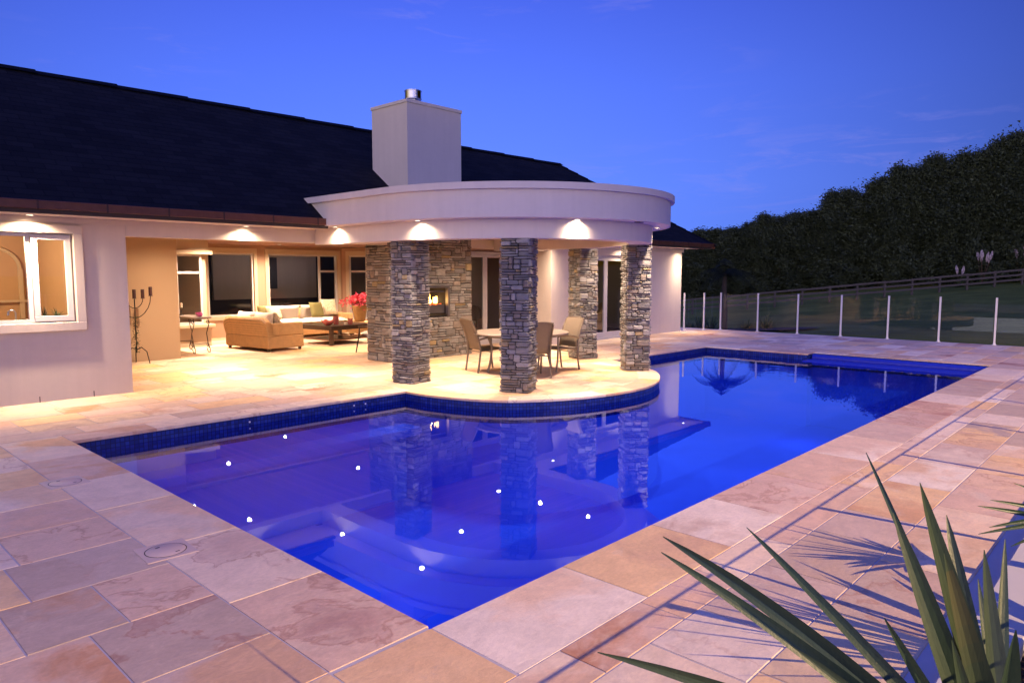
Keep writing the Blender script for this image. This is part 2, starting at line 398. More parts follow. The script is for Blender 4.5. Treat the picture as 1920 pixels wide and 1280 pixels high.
def foliage_mat(name, dark, light):
    m, nt, out = newmat(name)
    a = N(nt, 'ShaderNodeAttribute', attribute_name='tone')
    sp = N(nt, 'ShaderNodeSeparateColor'); nt.links.new(a.outputs['Color'], sp.inputs[0])
    c = mixc(nt, sp.outputs[0], dark, light)
    princ(nt, out, c, .75, **{'Specular IOR Level': .15}); return m
M['conifer'] = foliage_mat('conifer_needles', (.022, .032, .018), (.11, .14, .08))
M['palmleaf'] = foliage_mat('palm_fronds', (.008, .013, .007), (.024, .034, .017))
M['shrub'] = foliage_mat('shrub_leaves', (.02, .04, .012), (.07, .11, .03))
def flax_mat():
    m, nt, out = newmat('flax_leaf')
    a = N(nt, 'ShaderNodeAttribute', attribute_name='tone'); sp = N(nt, 'ShaderNodeSeparateColor'); nt.links.new(a.outputs['Color'], sp.inputs[0])
    oc = objco(nt); n = noise_(nt, mapping(nt, oc, (40, 40, 5)), 3, 5)
    c = mixc(nt, n, (.020, .048, .028), (.046, .085, .046))
    c = mixc(nt, sp.outputs[0], c, (.13, .10, .035))
    princ(nt, out, c, .42, 0, bump_(nt, n, .3, .003), **{'Specular IOR Level': .35}); return m
M['flax'] = flax_mat()
M['lens'] = emit('downlight_lens', (1, .80, .52), 40)
M['flame'] = emit('gas_flame', (1, .50, .12), 9)
M['flame_hot'] = emit('hot_flame_core', (1, .72, .30), 16)
M['ember'] = emit('glowing_ember', (1, .12, .03), 2.2)
M['flame_small'] = emit('candle_flame', (1, .7, .3), 12)

# ------------------------------------------------------------------ camera
cam_d = bpy.data.cameras.new('camera'); cam = bpy.data.objects.new('camera', cam_d); col.objects.link(cam)
cam.location = (0, 0, 1.8)
pt, yw = R(5.357), R(43.234)
fw = Vector((cos(yw) * cos(pt), sin(yw) * cos(pt), -sin(pt)))
cam.rotation_euler = fw.to_track_quat('-Z', 'Y').to_euler()
cam_d.sensor_width = 36; cam_d.lens = 1336 / 1920 * 36; cam_d.clip_end = 3000; cam_d.clip_start = .05
scene.camera = cam

# ------------------------------------------------------------------ sky
w = bpy.data.worlds.new('World'); scene.world = w; w.use_nodes = True
nt = w.node_tree; nt.nodes.clear()
wo = N(nt, 'ShaderNodeOutputWorld'); bg = N(nt, 'ShaderNodeBackground'); nt.links.new(bg.outputs[0], wo.inputs[0])
g = N(nt, 'ShaderNodeTexCoord').outputs['Generated']
sp = N(nt, 'ShaderNodeSeparateXYZ'); nt.links.new(g, sp.inputs[0])
def dotn(v):
    n = N(nt, 'ShaderNodeVectorMath', operation='DOT_PRODUCT'); nt.links.new(g, n.inputs[0]); n.inputs[1].default_value = v; return n.outputs['Value']
z = math_(nt, 'MAXIMUM', sp.outputs[2], 0)
basec = ramp(nt, z, [(0, (.15, .30, 1.15)), (.12, (.142, .285, 1.2)), (.24, (.108, .222, 1.12)), (.36, (.072, .142, .88)), (.55, (.06, .13, .95)), (1, (.06, .14, 1.05))])
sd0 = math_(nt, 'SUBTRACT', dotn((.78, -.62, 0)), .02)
side = math_(nt, 'SUBTRACT', 1.0, math_(nt, 'MULTIPLY', math_(nt, 'MULTIPLY', sd0, sd0), 1.25))   # vignette put into the sky colour: darker towards both sides
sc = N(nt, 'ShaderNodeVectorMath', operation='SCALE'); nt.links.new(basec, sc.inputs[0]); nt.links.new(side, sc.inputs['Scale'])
wst = math_(nt, 'MAXIMUM', dotn((-.95, -.31, 0)), 0)
gl_ = math_(nt, 'MULTIPLY', math_(nt, 'POWER', wst, 2.2), math_(nt, 'EXPONENT', math_(nt, 'MULTIPLY', z, -5.0)))
gc = N(nt, 'ShaderNodeVectorMath', operation='SCALE'); gc.inputs[0].default_value = (5.2, 4.1, 3.6); nt.links.new(gl_, gc.inputs['Scale'])
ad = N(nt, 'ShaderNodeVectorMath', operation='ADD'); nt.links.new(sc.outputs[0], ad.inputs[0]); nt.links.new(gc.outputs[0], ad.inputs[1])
# thin high cloud wisps
cl = noise_(nt, mapping(nt, g, (2.4, 2.4, 15), (1.7, .2, 0)), 3.0, 8, .66, .5)
cl2 = noise_(nt, mapping(nt, g, (1, 1, 2.4), (3.1, .4, 0)), 2.2, 2)
cm = math_(nt, 'MULTIPLY', math_(nt, 'MAXIMUM', math_(nt, 'MULTIPLY_ADD', cl, 6, -3.1), 0), math_(nt, 'MAXIMUM', math_(nt, 'MULTIPLY_ADD', cl2, 7, -3.4), 0))
cm = math_(nt, 'MINIMUM', math_(nt, 'MULTIPLY', cm, .22), .25)
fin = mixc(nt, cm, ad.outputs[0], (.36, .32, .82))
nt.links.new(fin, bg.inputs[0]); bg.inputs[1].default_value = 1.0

scene.view_settings.view_transform = 'Standard'; scene.view_settings.look = 'None'
scene.view_settings.exposure = 0; scene.view_settings.gamma = 1
cy = scene.cycles
cy.use_denoising = True
try: cy.denoiser = 'OPENIMAGEDENOISE'
except Exception: pass
cy.max_bounces = 8; cy.diffuse_bounces = 4; cy.glossy_bounces = 5; cy.transparent_max_bounces = 16; cy.transmission_bounces = 4
cy.sample_clamp_indirect = 4; cy.caustics_reflective = False; cy.caustics_refractive = False
cy.use_adaptive_sampling = True; cy.adaptive_threshold = .02

# ------------------------------------------------------------------ plan constants
PX0, PX1, PY0, PY1 = 2.25, 16.45, 2.68, 8.72
WL = -.143
deck_curve = [(6.85, 8.72), (6.87, 8.23), (6.97, 7.76), (7.13, 7.33), (7.35, 6.99), (7.64, 6.74), (8.0, 6.52), (8.42, 6.35), (8.9, 6.24), (9.45, 6.20),
              (9.99, 6.27), (10.61, 6.50), (11.23, 6.90), (11.62, 7.29), (11.98, 7.85), (12.22, 8.38), (12.32, 8.72)]
def spline(pts, k):
    out = []
    n = len(pts)
    for i in range(n - 1):
        p0 = Vector(pts[max(i - 1, 0)]); p1 = Vector(pts[i]); p2 = Vector(pts[i + 1]); p3 = Vector(pts[min(i + 2, n - 1)])
        for j in range(k):
            t = j / k
            out.append(tuple(.5 * ((2 * p1) + (p2 - p0) * t + (2 * p0 - 5 * p1 + 4 * p2 - p3) * t * t + (3 * p1 - p0 - 3 * p2 + p3) * t ** 3)))
    out.append(tuple(pts[-1])); return out
DC = spline(deck_curve, 3)

# ------------------------------------------------------------------ terrain: one sheet to the horizon, open under the terrace
FH = (.72858, .68495); RT = (.68495, -.72858)
def ground_z(x, y):
    d = x * FH[0] + y * FH[1]; l = x * RT[0] + y * RT[1]
    zz = -1.1 + (l - 13.2) * .09
    zz = max(-1.6, min(zz, 4.5))
    t = max(0, min(1, (d - 19) / 30)); t = t * t * (3 - 2 * t)
    if d > 90: zz += (d - 90) * .03
    zz = min(zz, 9)
    return -.12 + (zz + .12) * t
xs = [-900, -500, -250, -120, -60, -30, -18, -8.0] + [i * 1.0 for i in range(-5, 21, 3)] + [21.83] + [22.5 + i * 1.5 for i in range(0, 50)] + [105, 130, 180, 260, 400, 700, 1200]
ys = [-900, -500, -250, -120, -60, -30, -15, -8, -4, -1.2] + [1, 4, 7, 10, 13, 16, 19, 22.5] + [24 + i * 1.5 for i in range(0, 40)] + [95, 130, 180, 260, 400, 700, 1200]
g_ = MB(); idx = {}
for i, x in enumerate(xs):
    for j, y in enumerate(ys):
        idx[(i, j)] = len(g_.v); nz = .06 * noise.noise(Vector((x * .2, y * .2, 0))) if x > 24 else 0
        g_.v.append((x, y, ground_z(x, y) + nz))
for i in range(len(xs) - 1):
    for j in range(len(ys) - 1):
        if xs[i] >= -8.01 and xs[i + 1] <= 21.84 and ys[j] >= -1.21 and ys[j + 1] <= 22.51: continue
        g_.f.append((idx[(i, j)], idx[(i + 1, j)], idx[(i + 1, j + 1)], idx[(i, j + 1)])); g_.c.append((.5,) * 3); g_.uv.append(None)
tag(g_.build('lawn', M['grass'], smooth=True), 'dark grass lawn sloping up behind the glass fence', 'lawn', kind='structure')

# ------------------------------------------------------------------ terrace
rnd = random.Random(11)
dk = MB(); G = .004
def clip(poly, a, b):      # keep left of a->b
    out = []
    for i in range(len(poly)):
        p, q = poly[i], poly[(i + 1) % len(poly)]
        sp_ = (b[0] - a[0]) * (p[1] - a[1]) - (b[1] - a[1]) * (p[0] - a[0])
        sq = (b[0] - a[0]) * (q[1] - a[1]) - (b[1] - a[1]) * (q[0] - a[0])
        if sp_ >= 0: out.append(p)
        if (sp_ > 0 and sq < 0) or (sp_ < 0 and sq > 0):
            t = sp_ / (sp_ - sq); out.append((p[0] + (q[0] - p[0]) * t, p[1] + (q[1] - p[1]) * t))
    return out
def area(p): return sum(p[i][0] * p[(i + 1) % len(p)][1] - p[(i + 1) % len(p)][0] * p[i][1] for i in range(len(p))) / 2
def slab(poly, thick=.012, gap=G):
    if len(poly) < 3 or abs(area(poly)) < .004: return
    if area(poly) < 0: poly = poly[::-1]
    cx = sum(p[0] for p in poly) / len(poly); cy_ = sum(p[1] for p in poly) / len(poly)
    def ins(d):
        o = []; n = len(poly)
        for i in range(n):
            p0, p1, p2 = Vector(poly[i - 1]), Vector(poly[i]), Vector(poly[(i + 1) % n])
            e1 = (p1 - p0); e2 = (p2 - p1)
            if e1.length < 1e-6 or e2.length < 1e-6: o.append(tuple(p1)); continue
            e1.normalize(); e2.normalize()
            n1 = Vector((-e1.y, e1.x)); n2 = Vector((-e2.y, e2.x)); s_ = n1 + n2
            if s_.length < .2: o.append(tuple(p1)); continue
            s_ = s_ / (s_.dot(n1)); o.append(tuple(p1 + s_ * d))
        return o
    a = ins(gap); b = ins(gap + .0025)
    c = (rnd.random(), rnd.random() ** 1.3, rnd.random())
    dz = rnd.uniform(-.0012, .0012)
    n = len(poly)
    dk.mesh([(x, y, -thick) for x, y in a] + [(x, y, -.004 + dz) for x, y in a] + [(x, y, dz) for x, y in b],
            [(i, (i + 1) % n, n + (i + 1) % n, n + i) for i in range(n)] + [(n + i, n + (i + 1) % n, 2 * n + (i + 1) % n, 2 * n + i) for i in range(n)] + [tuple(range(2 * n, 3 * n))], c)
def field(x0, x1, y0, y1, seed, hmin=.36, hmax=.62, clipto=None, lmin=.5, lmax=1.1):
    global rnd
    rnd = random.Random(seed); y = y0
    while y < y1 - 1e-4:
        h = rnd.choice([hmin, hmax, (hmin + hmax) / 2, hmax])
        if y1 - y - h < .28: h = y1 - y
        x = x0 - rnd.random() * .5
        while x < x1:
            l = rnd.uniform(lmin, lmax)
            if x1 - x - l < .35: l = x1 - x
            a, b = max(x, x0), min(x + l, x1)
            if b - a > .02:
                p = [(a, y), (b, y), (b, y + h), (a, y + h)]
                if clipto:
                    for i in range(len(clipto)):
                        p = clip(p, clipto[i], clipto[(i + 1) % len(clipto)])
                        if len(p) < 3: break
                if len(p) >= 3: slab(p)
            x += l
        y += h
field(-8, 1.68, -3, 11.68, 3, .42, .64, lmin=.42, lmax=1.0)                   # left of the pool
field(1.68, 21.75, .80, 2.08, 8, .36, .50)                # near side of the pool
field(17.02, 21.75, 2.08, 9.10, 21, .40, .58)             # far end
field(1.68, 20.3, 9.10, 11.68, 29, .40, .56)              # along the house
field(20.3, 21.75, 9.10, 12.4, 37, .40, .56)
field(3.95, 14.2, 11.68, 21, 41, .42, .6)                 # covered loggia floor
# coping along the straight edges
def coping(x0, x1, y0, y1, axis, seed, thick=.034, ends=()):
    global rnd
    rnd = random.Random(seed); t = x0 if axis == 0 else y0; e = x1 if axis == 0 else y1
    while t < e - 1e-3:
        l = rnd.uniform(.75, 1.15)
        if e - t - l < .45: l = e - t
        slab([(t, y0), (t + l, y0), (t + l, y1), (t, y1)] if axis == 0 else [(x0, t), (x1, t), (x1, t + l), (x0, t + l)], thick, .003); t += l
O = .02
coping(1.68, PX0 + O, PY0 + O + .02, 9.10, 1, 5)
coping(2.262, PX1 + .57, 2.08, PY0 + O, 0, 6)
rnd = random.Random(99)
slab([(1.68, 2.08), (2.25, 2.08), (2.265, 2.70), (1.68, 2.70)], .034, .003)
coping(PX0 + O, 6.86, PY1 - O, 9.10, 0, 7)
coping(12.34, PX1 - O, PY1 - O, 9.10, 0, 13)
coping(PX1 - O, 17.02, 6.16, 9.10, 1, 14)
coping(16.75, 17.02, PY0 + O, 6.16, 1, 15)
# rounded peninsula: inner field and a coping ring along the curve
cen = Vector((9.6, 8.9))
def off(p, d):
    v = (Vector(p) - cen); return tuple(cen + v * ((v.length + d) / v.length))
OUT = [off(p, O) for p in DC]; INN = [off(p, -.36) for p in DC]
OUT[0] = (6.86 - .02, 8.72); OUT[-1] = (12.34, 8.72); INN[0] = (7.21, 8.72); INN[-1] = (11.96, 8.72)
rnd = random.Random(17); i = 0
while i < len(OUT) - 1:
    k = min(i + rnd.choice([4, 5, 6]), len(OUT) - 1)
    if len(OUT) - 1 - k < 3: k = len(OUT) - 1
    slab(OUT[i:k + 1] + INN[i:k + 1][::-1], .034, .003); i = k
field(7.0, 12.2, 6.3, 8.72, 19, .42, .60, clipto=INN[::1])
field(6.86, 12.34, 8.72, 9.10, 23, .38, .38)
terrace = dk.build('terrace_paving', M['paver'])
tag(terrace, 'sandstone paving laid in broken courses around the blue pool', 'paving', kind='structure')
# grout bed under the slabs: one sheet with the pool cut out
gb = MB()
def sheet(mb, x0, x1, y0, y1, z): mb.face([(x0, y0, z), (x1, y0, z), (x1, y1, z), (x0, y1, z)])
ZG = -.0035
for r_ in [(-8, PX0 + .004, -3, 22), (PX0 + .004, PX1 + .3, .5, PY0 + .004), (PX1 + .3, 21.8, .5, 22), (PX0 + .004, PX1 + .3, PY1 + .005, 22)]:
    sheet(gb, *r_, ZG)
sheet(gb, PX1 - .004, PX1 + .3, 6.16, PY1 + .005, ZG)
pg = [off(p, -.006) for p in DC]; pg[0] = (6.9, PY1 + .005); pg[-1] = (12.3, PY1 + .005)
gb.face([(x, y, ZG) for x, y in pg])
tag(gb.build('terrace_bedding', M['grout']), 'pale mortar bed showing in the joints between the sandstone slabs', 'mortar bed', kind='structure')
# terrace outer edge and the kerb along the planting bed
ed = MB(); ed.box(21.752, 21.83, -1.2, 12.5, -.5, -.004)
tag(ed.build('terrace_edge', M['concrete']), 'concrete edge of the terrace below the glass fence', 'terrace edge', kind='structure')
kb = MB(); kb.box(1.2, 21.7, .44, .66, -.1, .095, b=.008)
tag(kb.build('kerb', M['concrete']), 'pale concrete kerb between the paving and the flax bed', 'kerb', kind='structure')
bd = MB()
nx, ny = 90, 8
for i in range(nx):
    for j in range(ny):
        def pp(a, b):
            x = -8 + 29.8 * a / nx; y = -3 + 3.44 * b / ny
            return (x, y, .02 + .03 * noise.noise(Vector((x * 3, y * 3, 1))))
        if -8 + 29.8 * i / nx < 1.0: continue
        bd.face([pp(i, j), pp(i + 1, j), pp(i + 1, j + 1), pp(i, j + 1)])
rb = random.Random(4)
for i in range(1800):
    x = rb.uniform(2, 9); y = rb.uniform(-.6, .43)
    bd.obox(x, y, .045, rb.uniform(.02, .06), rb.uniform(.01, .02), .006, rb.uniform(0, 3), rb.uniform(-.5, .5), rb.uniform(-.5, .5))
tag(bd.build('mulch', M['ochre_pebble']), 'dark bark mulch in the bed behind the pale kerb', 'mulch', kind='stuff')

# ------------------------------------------------------------------ pool
ring = [(PX0, PY1), (PX0, PY0), (PX1 + .3, PY0), (PX1 + .3, 6.16), (PX1, 6.16), (PX1, PY1), (12.32, PY1)] + list(reversed(DC[:-1]))
def wallring(pts, z0, z1, name, mat):
    mb = MB(); n = len(pts); u = 0
    for i in range(n):
        a, b = pts[i], pts[(i + 1) % n]; l = math.hypot(a[0] - b[0], a[1] - b[1])
        mb.face([(a[0], a[1], z0), (b[0], b[1], z0), (b[0], b[1], z1), (a[0], a[1], z1)], uv=[(u, z0), (u + l, z0), (u + l, z1), (u, z1)]); u += l
    return mb.build(name, mat)
pool = thing('swimming_pool', (9, 5.7, -1.7), 'large blue rectangular pool wrapping the rounded stone-columned terrace', 'swimming pool')
pool['kind'] = 'structure'
def own(o, p):
    o.parent = p; o.location = -p.location; return o
own(wallring(ring, -.34, -.012, 'mosaic_band', M['mosaic']), pool)
bs = MB(); n = len(ring)
for i in range(n):
    a, b = ring[i], ring[(i + 1) % n]
    bs.face([(a[0], a[1], -1.7), (b[0], b[1], -1.7), (b[0], b[1], -.34), (a[0], a[1], -.34)])
bs.face([(x, y, -1.7) for x, y in ring])
own(bs.build('basin', M['basin']), pool)
wt = MB(); wt.face([(x, y, WL) for x, y in ring])
wtr = wt.build('water', M['water']); tag(wtr, 'still blue pool water mirroring the lit canopy and sky', 'pool water', kind='structure')
# underwater ledge along the house side and small wall fittings
lg = MB(); lg.box(PX0 + .003, 6.84, 8.30, PY1 - .003, -.62, -.50, b=.01)
own(lg.build('ledge', M['basin']), pool)
ft = MB()
for (x, y) in ((5.9, 8.715), (6.1, 8.715), (4.3, 8.715), (7.02, 7.75)):
    ft.lathe([(0, 0), (.012, 0), (.012, .006), (.0, .008)], 12, m=Matrix.Translation((x, y - .002, -.10)) @ Matrix.Rotation(R(90), 4, 'X'))
own(ft.build('wall_fitting', M['white_post']), pool)
def lamp_point(name, loc, e, color, rad, parent=None):
    d = bpy.data.lights.new(name, 'POINT'); d.energy = e; d.color = color; d.shadow_soft_size = rad
    o = bpy.data.objects.new(name, d); col.objects.link(o); o.location = loc
    if parent: o.parent = parent; o.location = Vector(loc) - parent.location
    return o
for (x, y, e) in ((4.4, 5.8, 9), (8.2, 4.4, 13), (12, 4.6, 18), (14.6, 5.6, 18)):
    lamp_point('underwater_lamp', (x, y, -1.15), e, (.14, .30, 1), .4, pool)

# roller cover in the far recess
rc = thing('pool_cover_roller', (16.6, 4.4, -.2), 'rolled bright blue pool cover lying in the recess at the far end of the pool', 'pool cover')
t = MB()
seg = 60; prof = []
path = [(16.62, PY0 + .03 + (6.14 - PY0 - .06) * i / seg, -.105) for i in range(seg + 1)]
t.tube(path, [.088 + .004 * ((i * 7) % 3 - 1) for i in range(seg + 1)], 20)
t.build('roll', M['cover'], rc, smooth='auto', world=True)
t = MB()
for i in range(30):
    x = 16.53 - .012 * i
for k in range(9):
    x1 = 16.56 - k * .055
    z1 = -.145 - (.035 if k == 0 else .0) * 0
    t.box(x1 - .052, x1, PY0 + .02, 6.15, -.150 - .002, -.128 + .003 * (k % 2), b=.006)
t.build('cover_sheet', M['cover'], rc, world=True)

# skimmer lids set in the coping
def lid(x, y, rz, label):
    o = thing('skimmer_lid', (x, y, .002), label, 'skimmer lid', rz, 'round skimmer lids set in the paving')
    b = MB(); b.box(-.155, .155, -.155, .155, -.006, .0025, b=.002); b.build('lid_frame', M['skim'], o)
    b = MB(); b.lathe([(0, .0055), (.118, .0055), (.122, .003), (.122, .0025)], 36)
    b.build('lid_disc', M['skim'], o, smooth='auto')
    b = MB(); b.lathe([(.1235, .0032), (.127, .0032)], 36); b.obox(-.03, .07, .0062, .03, .012, .001, .2); b.obox(.05, -.075, .0062, .028, .01, .001, .2)
    b.build('finger_slot', M['sensor'], o)
lid(1.75, 6.98, R(4), 'round skimmer lid in the left paving, the one nearer the house')
lid(1.74, 4.75, R(-3), 'round skimmer lid in the left paving, the one nearer the camera')

# ------------------------------------------------------------------ stone cladding generator
def rubble(mb, core, frame, wdt, hgt, seed, holes=(), cell=.039, tint=(1, 1, 1), over=.012):
    """stones laid on a vertical rectangle. frame = (origin, u, n)"""
    rr = random.Random(seed); o, u, nn = (Vector(q) for q in frame)
    nu = max(2, round(wdt / cell)); nv = round(hgt / cell); cu = wdt / nu; cv = hgt / nv
    used = [[False] * nv for _ in range(nu)]
    for (a0, a1, b0, b1) in holes:
        for i in range(nu):
            for j in range(nv):
                if a0 < (i + .5) * cu < a1 and b0 < (j + .5) * cv < b1: used[i][j] = True
    for j in range(nv):
        for i in range(nu):
            if used[i][j]: continue
            r1 = rr.random()
            hh = 1 if r1 < .66 else (2 if r1 < .94 else 3)
            ww = rr.randint(2, 8) if hh == 1 else rr.randint(2, 5)
            if j + hh > nv: hh = nv - j
            w_ = 0
            while w_ < ww and i + w_ < nu and not used[i + w_][j]: w_ += 1
            if i + w_ == nu - 1 and not used[nu - 1][j]: w_ += 1
            ok = 1
            while ok < hh and all(not used[i + k][j + ok] for k in range(w_)): ok += 1
            hh = min(hh, ok)
            for a in range(w_):
                for b in range(hh): used[i + a][j + b] = True
            e0 = -over if i == 0 else .0; e1 = over if i + w_ == nu else .0
            u0 = i * cu + e0 + .005; u1 = (i + w_) * cu + e1 - .005; v0 = j * cv + .0045; v1 = (j + hh) * cv - .0045
            d = rr.uniform(.014, .05); j_ = lambda s: rr.uniform(-s, s)
            q = rr.random()
            if q < .025: c = (.32, .25, .14)
            elif q < .2: c = (.22, .19, .165)
            elif q < .5: c = (.185, .18, .175)
            elif q < .8: c = (.24, .235, .23)
            else: c = (.31, .30, .285)
            kk = rr.uniform(.72, 1.2); c = tuple(c[x] * kk * tint[x] for x in range(3))
            P = lambda a, b, dd: o + u * a + Vector((0, 0, b)) + nn * dd
            uu = [u0 + (u1 - u0) * f for f in (0, .10, .5, .90, 1)]; vv = [v0, v0 + min(.012, (v1 - v0) * .25), (v0 + v1) / 2, v1 - min(.012, (v1 - v0) * .25), v1]
            vs = []
            for a in range(5):
                for b in range(5):
                    edge = a in (0, 4) or b in (0, 4); corner = a in (0, 4) and b in (0, 4)
                    dd = d * (.25 if corner else .62 if edge else 1) + j_(.0045)
                    ua, vb = uu[a], vv[b]
                    if corner: ua += (.008 if a == 0 else -.008); vb += (.006 if b == 0 else -.006)
                    vs.append(P(ua + (j_(.003)), vb + j_(.0025), dd))
            fs = [(a * 5 + b, (a + 1) * 5 + b, (a + 1) * 5 + b + 1, a * 5 + b + 1) for a in range(4) for b in range(4)]
            ring_ = [a * 5 for a in range(5)] + [20 + b for b in range(1, 5)] + [a * 5 + 4 for a in (3, 2, 1, 0)] + [b for b in (3, 2, 1)]
            n0 = len(vs)
            for r_ in ring_:
                a, b = divmod(r_, 5); vs.append(P(uu[a], vv[b], -.004))
            for k in range(len(ring_)):
                k2 = (k + 1) % len(ring_); fs.append((n0 + k, n0 + k2, ring_[k2], ring_[k]))
            mb.mesh(vs, fs, c)

def stone_box(house, name, cx, cy_, sx, sy, h, rz, seed, holes_front=(), label=None, zero=0.0):
    """clad block: returns the core object (part) with stones as its mesh"""
    st = MB(); cr = MB()
    m = Matrix.Translation((cx, cy_, 0)) @ Matrix.Rotation(rz, 4, 'Z')
    hx, hy = sx / 2, sy / 2
    cr.box(-hx, hx, -hy, hy, 0, h, m=m)
    R3 = m.to_3x3()
    for k, (o, u, n_, wd) in enumerate([((-hx, -hy), (1, 0, 0), (0, -1, 0), sx), ((hx, -hy), (0, 1, 0), (1, 0, 0), sy), ((hx, hy), (-1, 0, 0), (0, 1, 0), sx), ((-hx, hy), (0, -1, 0), (-1, 0, 0), sy)]):
        rubble(st, None, (m @ Vector((o[0], o[1], zero)), R3 @ Vector(u), R3 @ Vector(n_)), wd, h - zero, seed * 10 + k, holes_front if k == 0 else ())
    p = st.build(name, M['stone'], house, world=True, smooth='auto')
    if label: p['label'] = label
    c = cr.build('mortar_core', M['mortar'], p, world=True)
    return p

# ------------------------------------------------------------------ house
house = thing('house', (6, 14, 0), 'cream plaster house with dark shingled roof, stone columns and a curved flat canopy', 'house')
def hp(mb, name, mat, parent=None, smooth=False):
    return mb.build(name, mat, parent or house, smooth=smooth, world=True)
EY, EZ, RY, RZ, SL = 10.86, 2.745, 14.29, 5.20, .711
# front wall, left block, with the window opening
b = MB()
FY0, FY1 = 11.68, 11.94
wx0, wx1, wz0, wz1 = .9, 3.20, 1.12, 2.38
b.box(-7, wx0, FY0, FY1, -.05, 2.615); b.box(wx1, 3.91, FY0, FY1, -.05, 2.615)
b.box(wx0, wx1, FY0, FY1, -.05, wz0); b.box(wx0, wx1, FY0, FY1, wz1, 2.615)
b.box(3.65, 3.91, FY1, 15.78, -.05, 2.78)                                # return of the left block into the loggia
hp(b, 'wall', M['plaster'])
b = MB(); b.box(3.914, 7.2, FY0 + .001, FY1 - .01, 2.375, 2.61)
b.box(7.2, 13.87, FY0 + .12, FY1 - .01, 2.395, 2.62)
hp(b, 'lintel', M['plaster'])
b = MB(); b.box(-7, 7.14, FY0 - .022, FY0 - .001, 2.535, 2.612); b.box(12.5, 20.36, FY0 - .04, FY0 - .001, 2.49, 2.612)
hp(b, 'frieze', M['plaster'])
# weep slots at the wall foot
for x in (2.68, 3.37): b = MB(); b.box(x - .006, x + .006, FY0 - .002, FY0 + .01, .0, .085); hp(b, 'weep_slot', M['sensor'])
# right wall with french doors
dx0, dx1, dz1 = 15.15, 17.38, 2.33
b = MB(); b.box(13.87, dx0, FY0, FY1, -.05, 2.615); b.box(dx1, 20.3, FY0, FY1, -.05, 2.615); b.box(dx0, dx1, FY0, FY1, dz1, 2.615)
b.box(20.04, 20.3, FY1, 17.5, -.05, 2.62)
b.box(13.87, 14.1, FY1, 13.40, -.05, 2.62)
hp(b, 'wall', M['plaster_white'])
# recess wall with the door beside the fireplace
b = MB(); b.box(11.1, 12.0, 13.2, 13.4, -.05, 2.66); b.box(13.74, 13.87, 13.2, 13.4, -.05, 2.66); b.box(12.0, 13.74, 13.2, 13.4, 2.40, 2.66)
hp(b, 'wall', M['tan_wall'])
# loggia walls
b = MB(); b.box(3.91, 6.25, 15.70, 15.90, -.05, 2.9); b.box(6.05, 6.25, 15.90, 18.0, -.05, 2.9)
hp(b, 'wall', M['tan_wall'])
b = MB(); b.box(6.25, 7.95, 18.0, 18.2, -.05, .47); b.box(6.25, 7.95, 18.0, 18.2, 2.36, 2.9); b.box(7.80, 7.95, 18.2, 20.0, -.05, 2.9)
hp(b, 'wall', M['trim'])
b = MB(); b.box(6.2, 8.02, 17.88, 18.22, .47, .56, b=.01); hp(b, 'sill', M['trim'])
b = MB(); b.box(6.2, 8.02, 17.90, 18.2, 2.30, 2.40, b=.01); hp(b, 'pelmet', M['trim'])
b = MB()
WB = [(8.78, 10.16), (10.62, 13.02)]
zb0, zb1 = .60, 2.42
b.box(7.95, WB[0][0], 20, 20.2, -.05, 2.9); b.box(WB[0][1], WB[1][0], 20, 20.2, -.05, 2.9); b.box(WB[1][1], 13.2, 20, 20.2, -.05, 2.9)
for a, c in WB: b.box(a, c, 20, 20.2, -.05, zb0); b.box(a, c, 20, 20.2, zb1, 2.9)
hp(b, 'wall', M['terracotta_wall'])
# 45 degree bay wall
m45 = Matrix.Translation((13.2, 20, 0)) @ Matrix.Rotation(R(-45), 4, 'Z')
b = MB(); b.box(0, .22, 0, .2, -.05, 2.9, m=m45); b.box(.22, 2.0, 0, .2, -.05, .35, m=m45); b.box(.22, 2.0, 0, .2, 2.42, 2.9, m=m45); b.box(2.0, 5.2, 0, .2, -.05, 2.9, m=m45)
hp(b, 'wall', M['terracotta_wall'])
# loggia ceiling of boards
b = MB(); b.box(3.91, 17.6, 11.94, 20.6, 2.66, 2.70)
hp(b, 'loggia_ceiling', M['ceil_y'])
b = MB(); b.box(6.3, 14, 15.75, 15.85, 2.60, 2.658); hp(b, 'ceiling_beam', M['trim'])
# soffits
b = MB(); b.box(-7, 6.98, EY + .03, FY0 - .001, 2.614, 2.64); b.box(12.35, 20.72, EY + .03, FY0 - .001, 2.614, 2.64); b.box(20.301, 20.72, FY0, 17.4, 2.614, 2.64)
hp(b, 'soffit', M['plaster_white'])
# copper gutter
for (a, c) in ((-7, 6.885), (12.46, 20.78)):
    b = MB(); b.box(a, c, EY - .075, EY - .071, 2.645, 2.748, b=.001); b.box(a, c, EY - .071, EY + .03, 2.643, 2.650)
    b.tube([(a, EY - .076, 2.748), (c, EY - .076, 2.748)], .006, 8); b.tube([(a, EY - .076, 2.650), (c, EY - .076, 2.650)], .004, 8)
    gu = hp(b, 'gutter', M['copper'])
    b = MB(); b.box(a, c, EY - .03, EY + .035, 2.588, 2.642); hp(b, 'fascia_gap_board', M['dark_gap'])  # board coloured dark to stand for the shaded gap under the gutter
    x = .14 if a < 0 else 13.4
    while x < c:
        b = MB(); b.box(x - .012, x + .012, EY - .084, EY - .076, 2.640, 2.757, b=.002); hp(b, 'gutter_bracket', M['copper_dark'], gu)
        x += .815
b = MB(); b.box(20.776, 20.78, EY - .075, 17.4, 2.645, 2.748); b.box(20.70, 20.776, EY - .07, 17.4, 2.60, 2.65); hp(b, 'gutter', M['copper'])
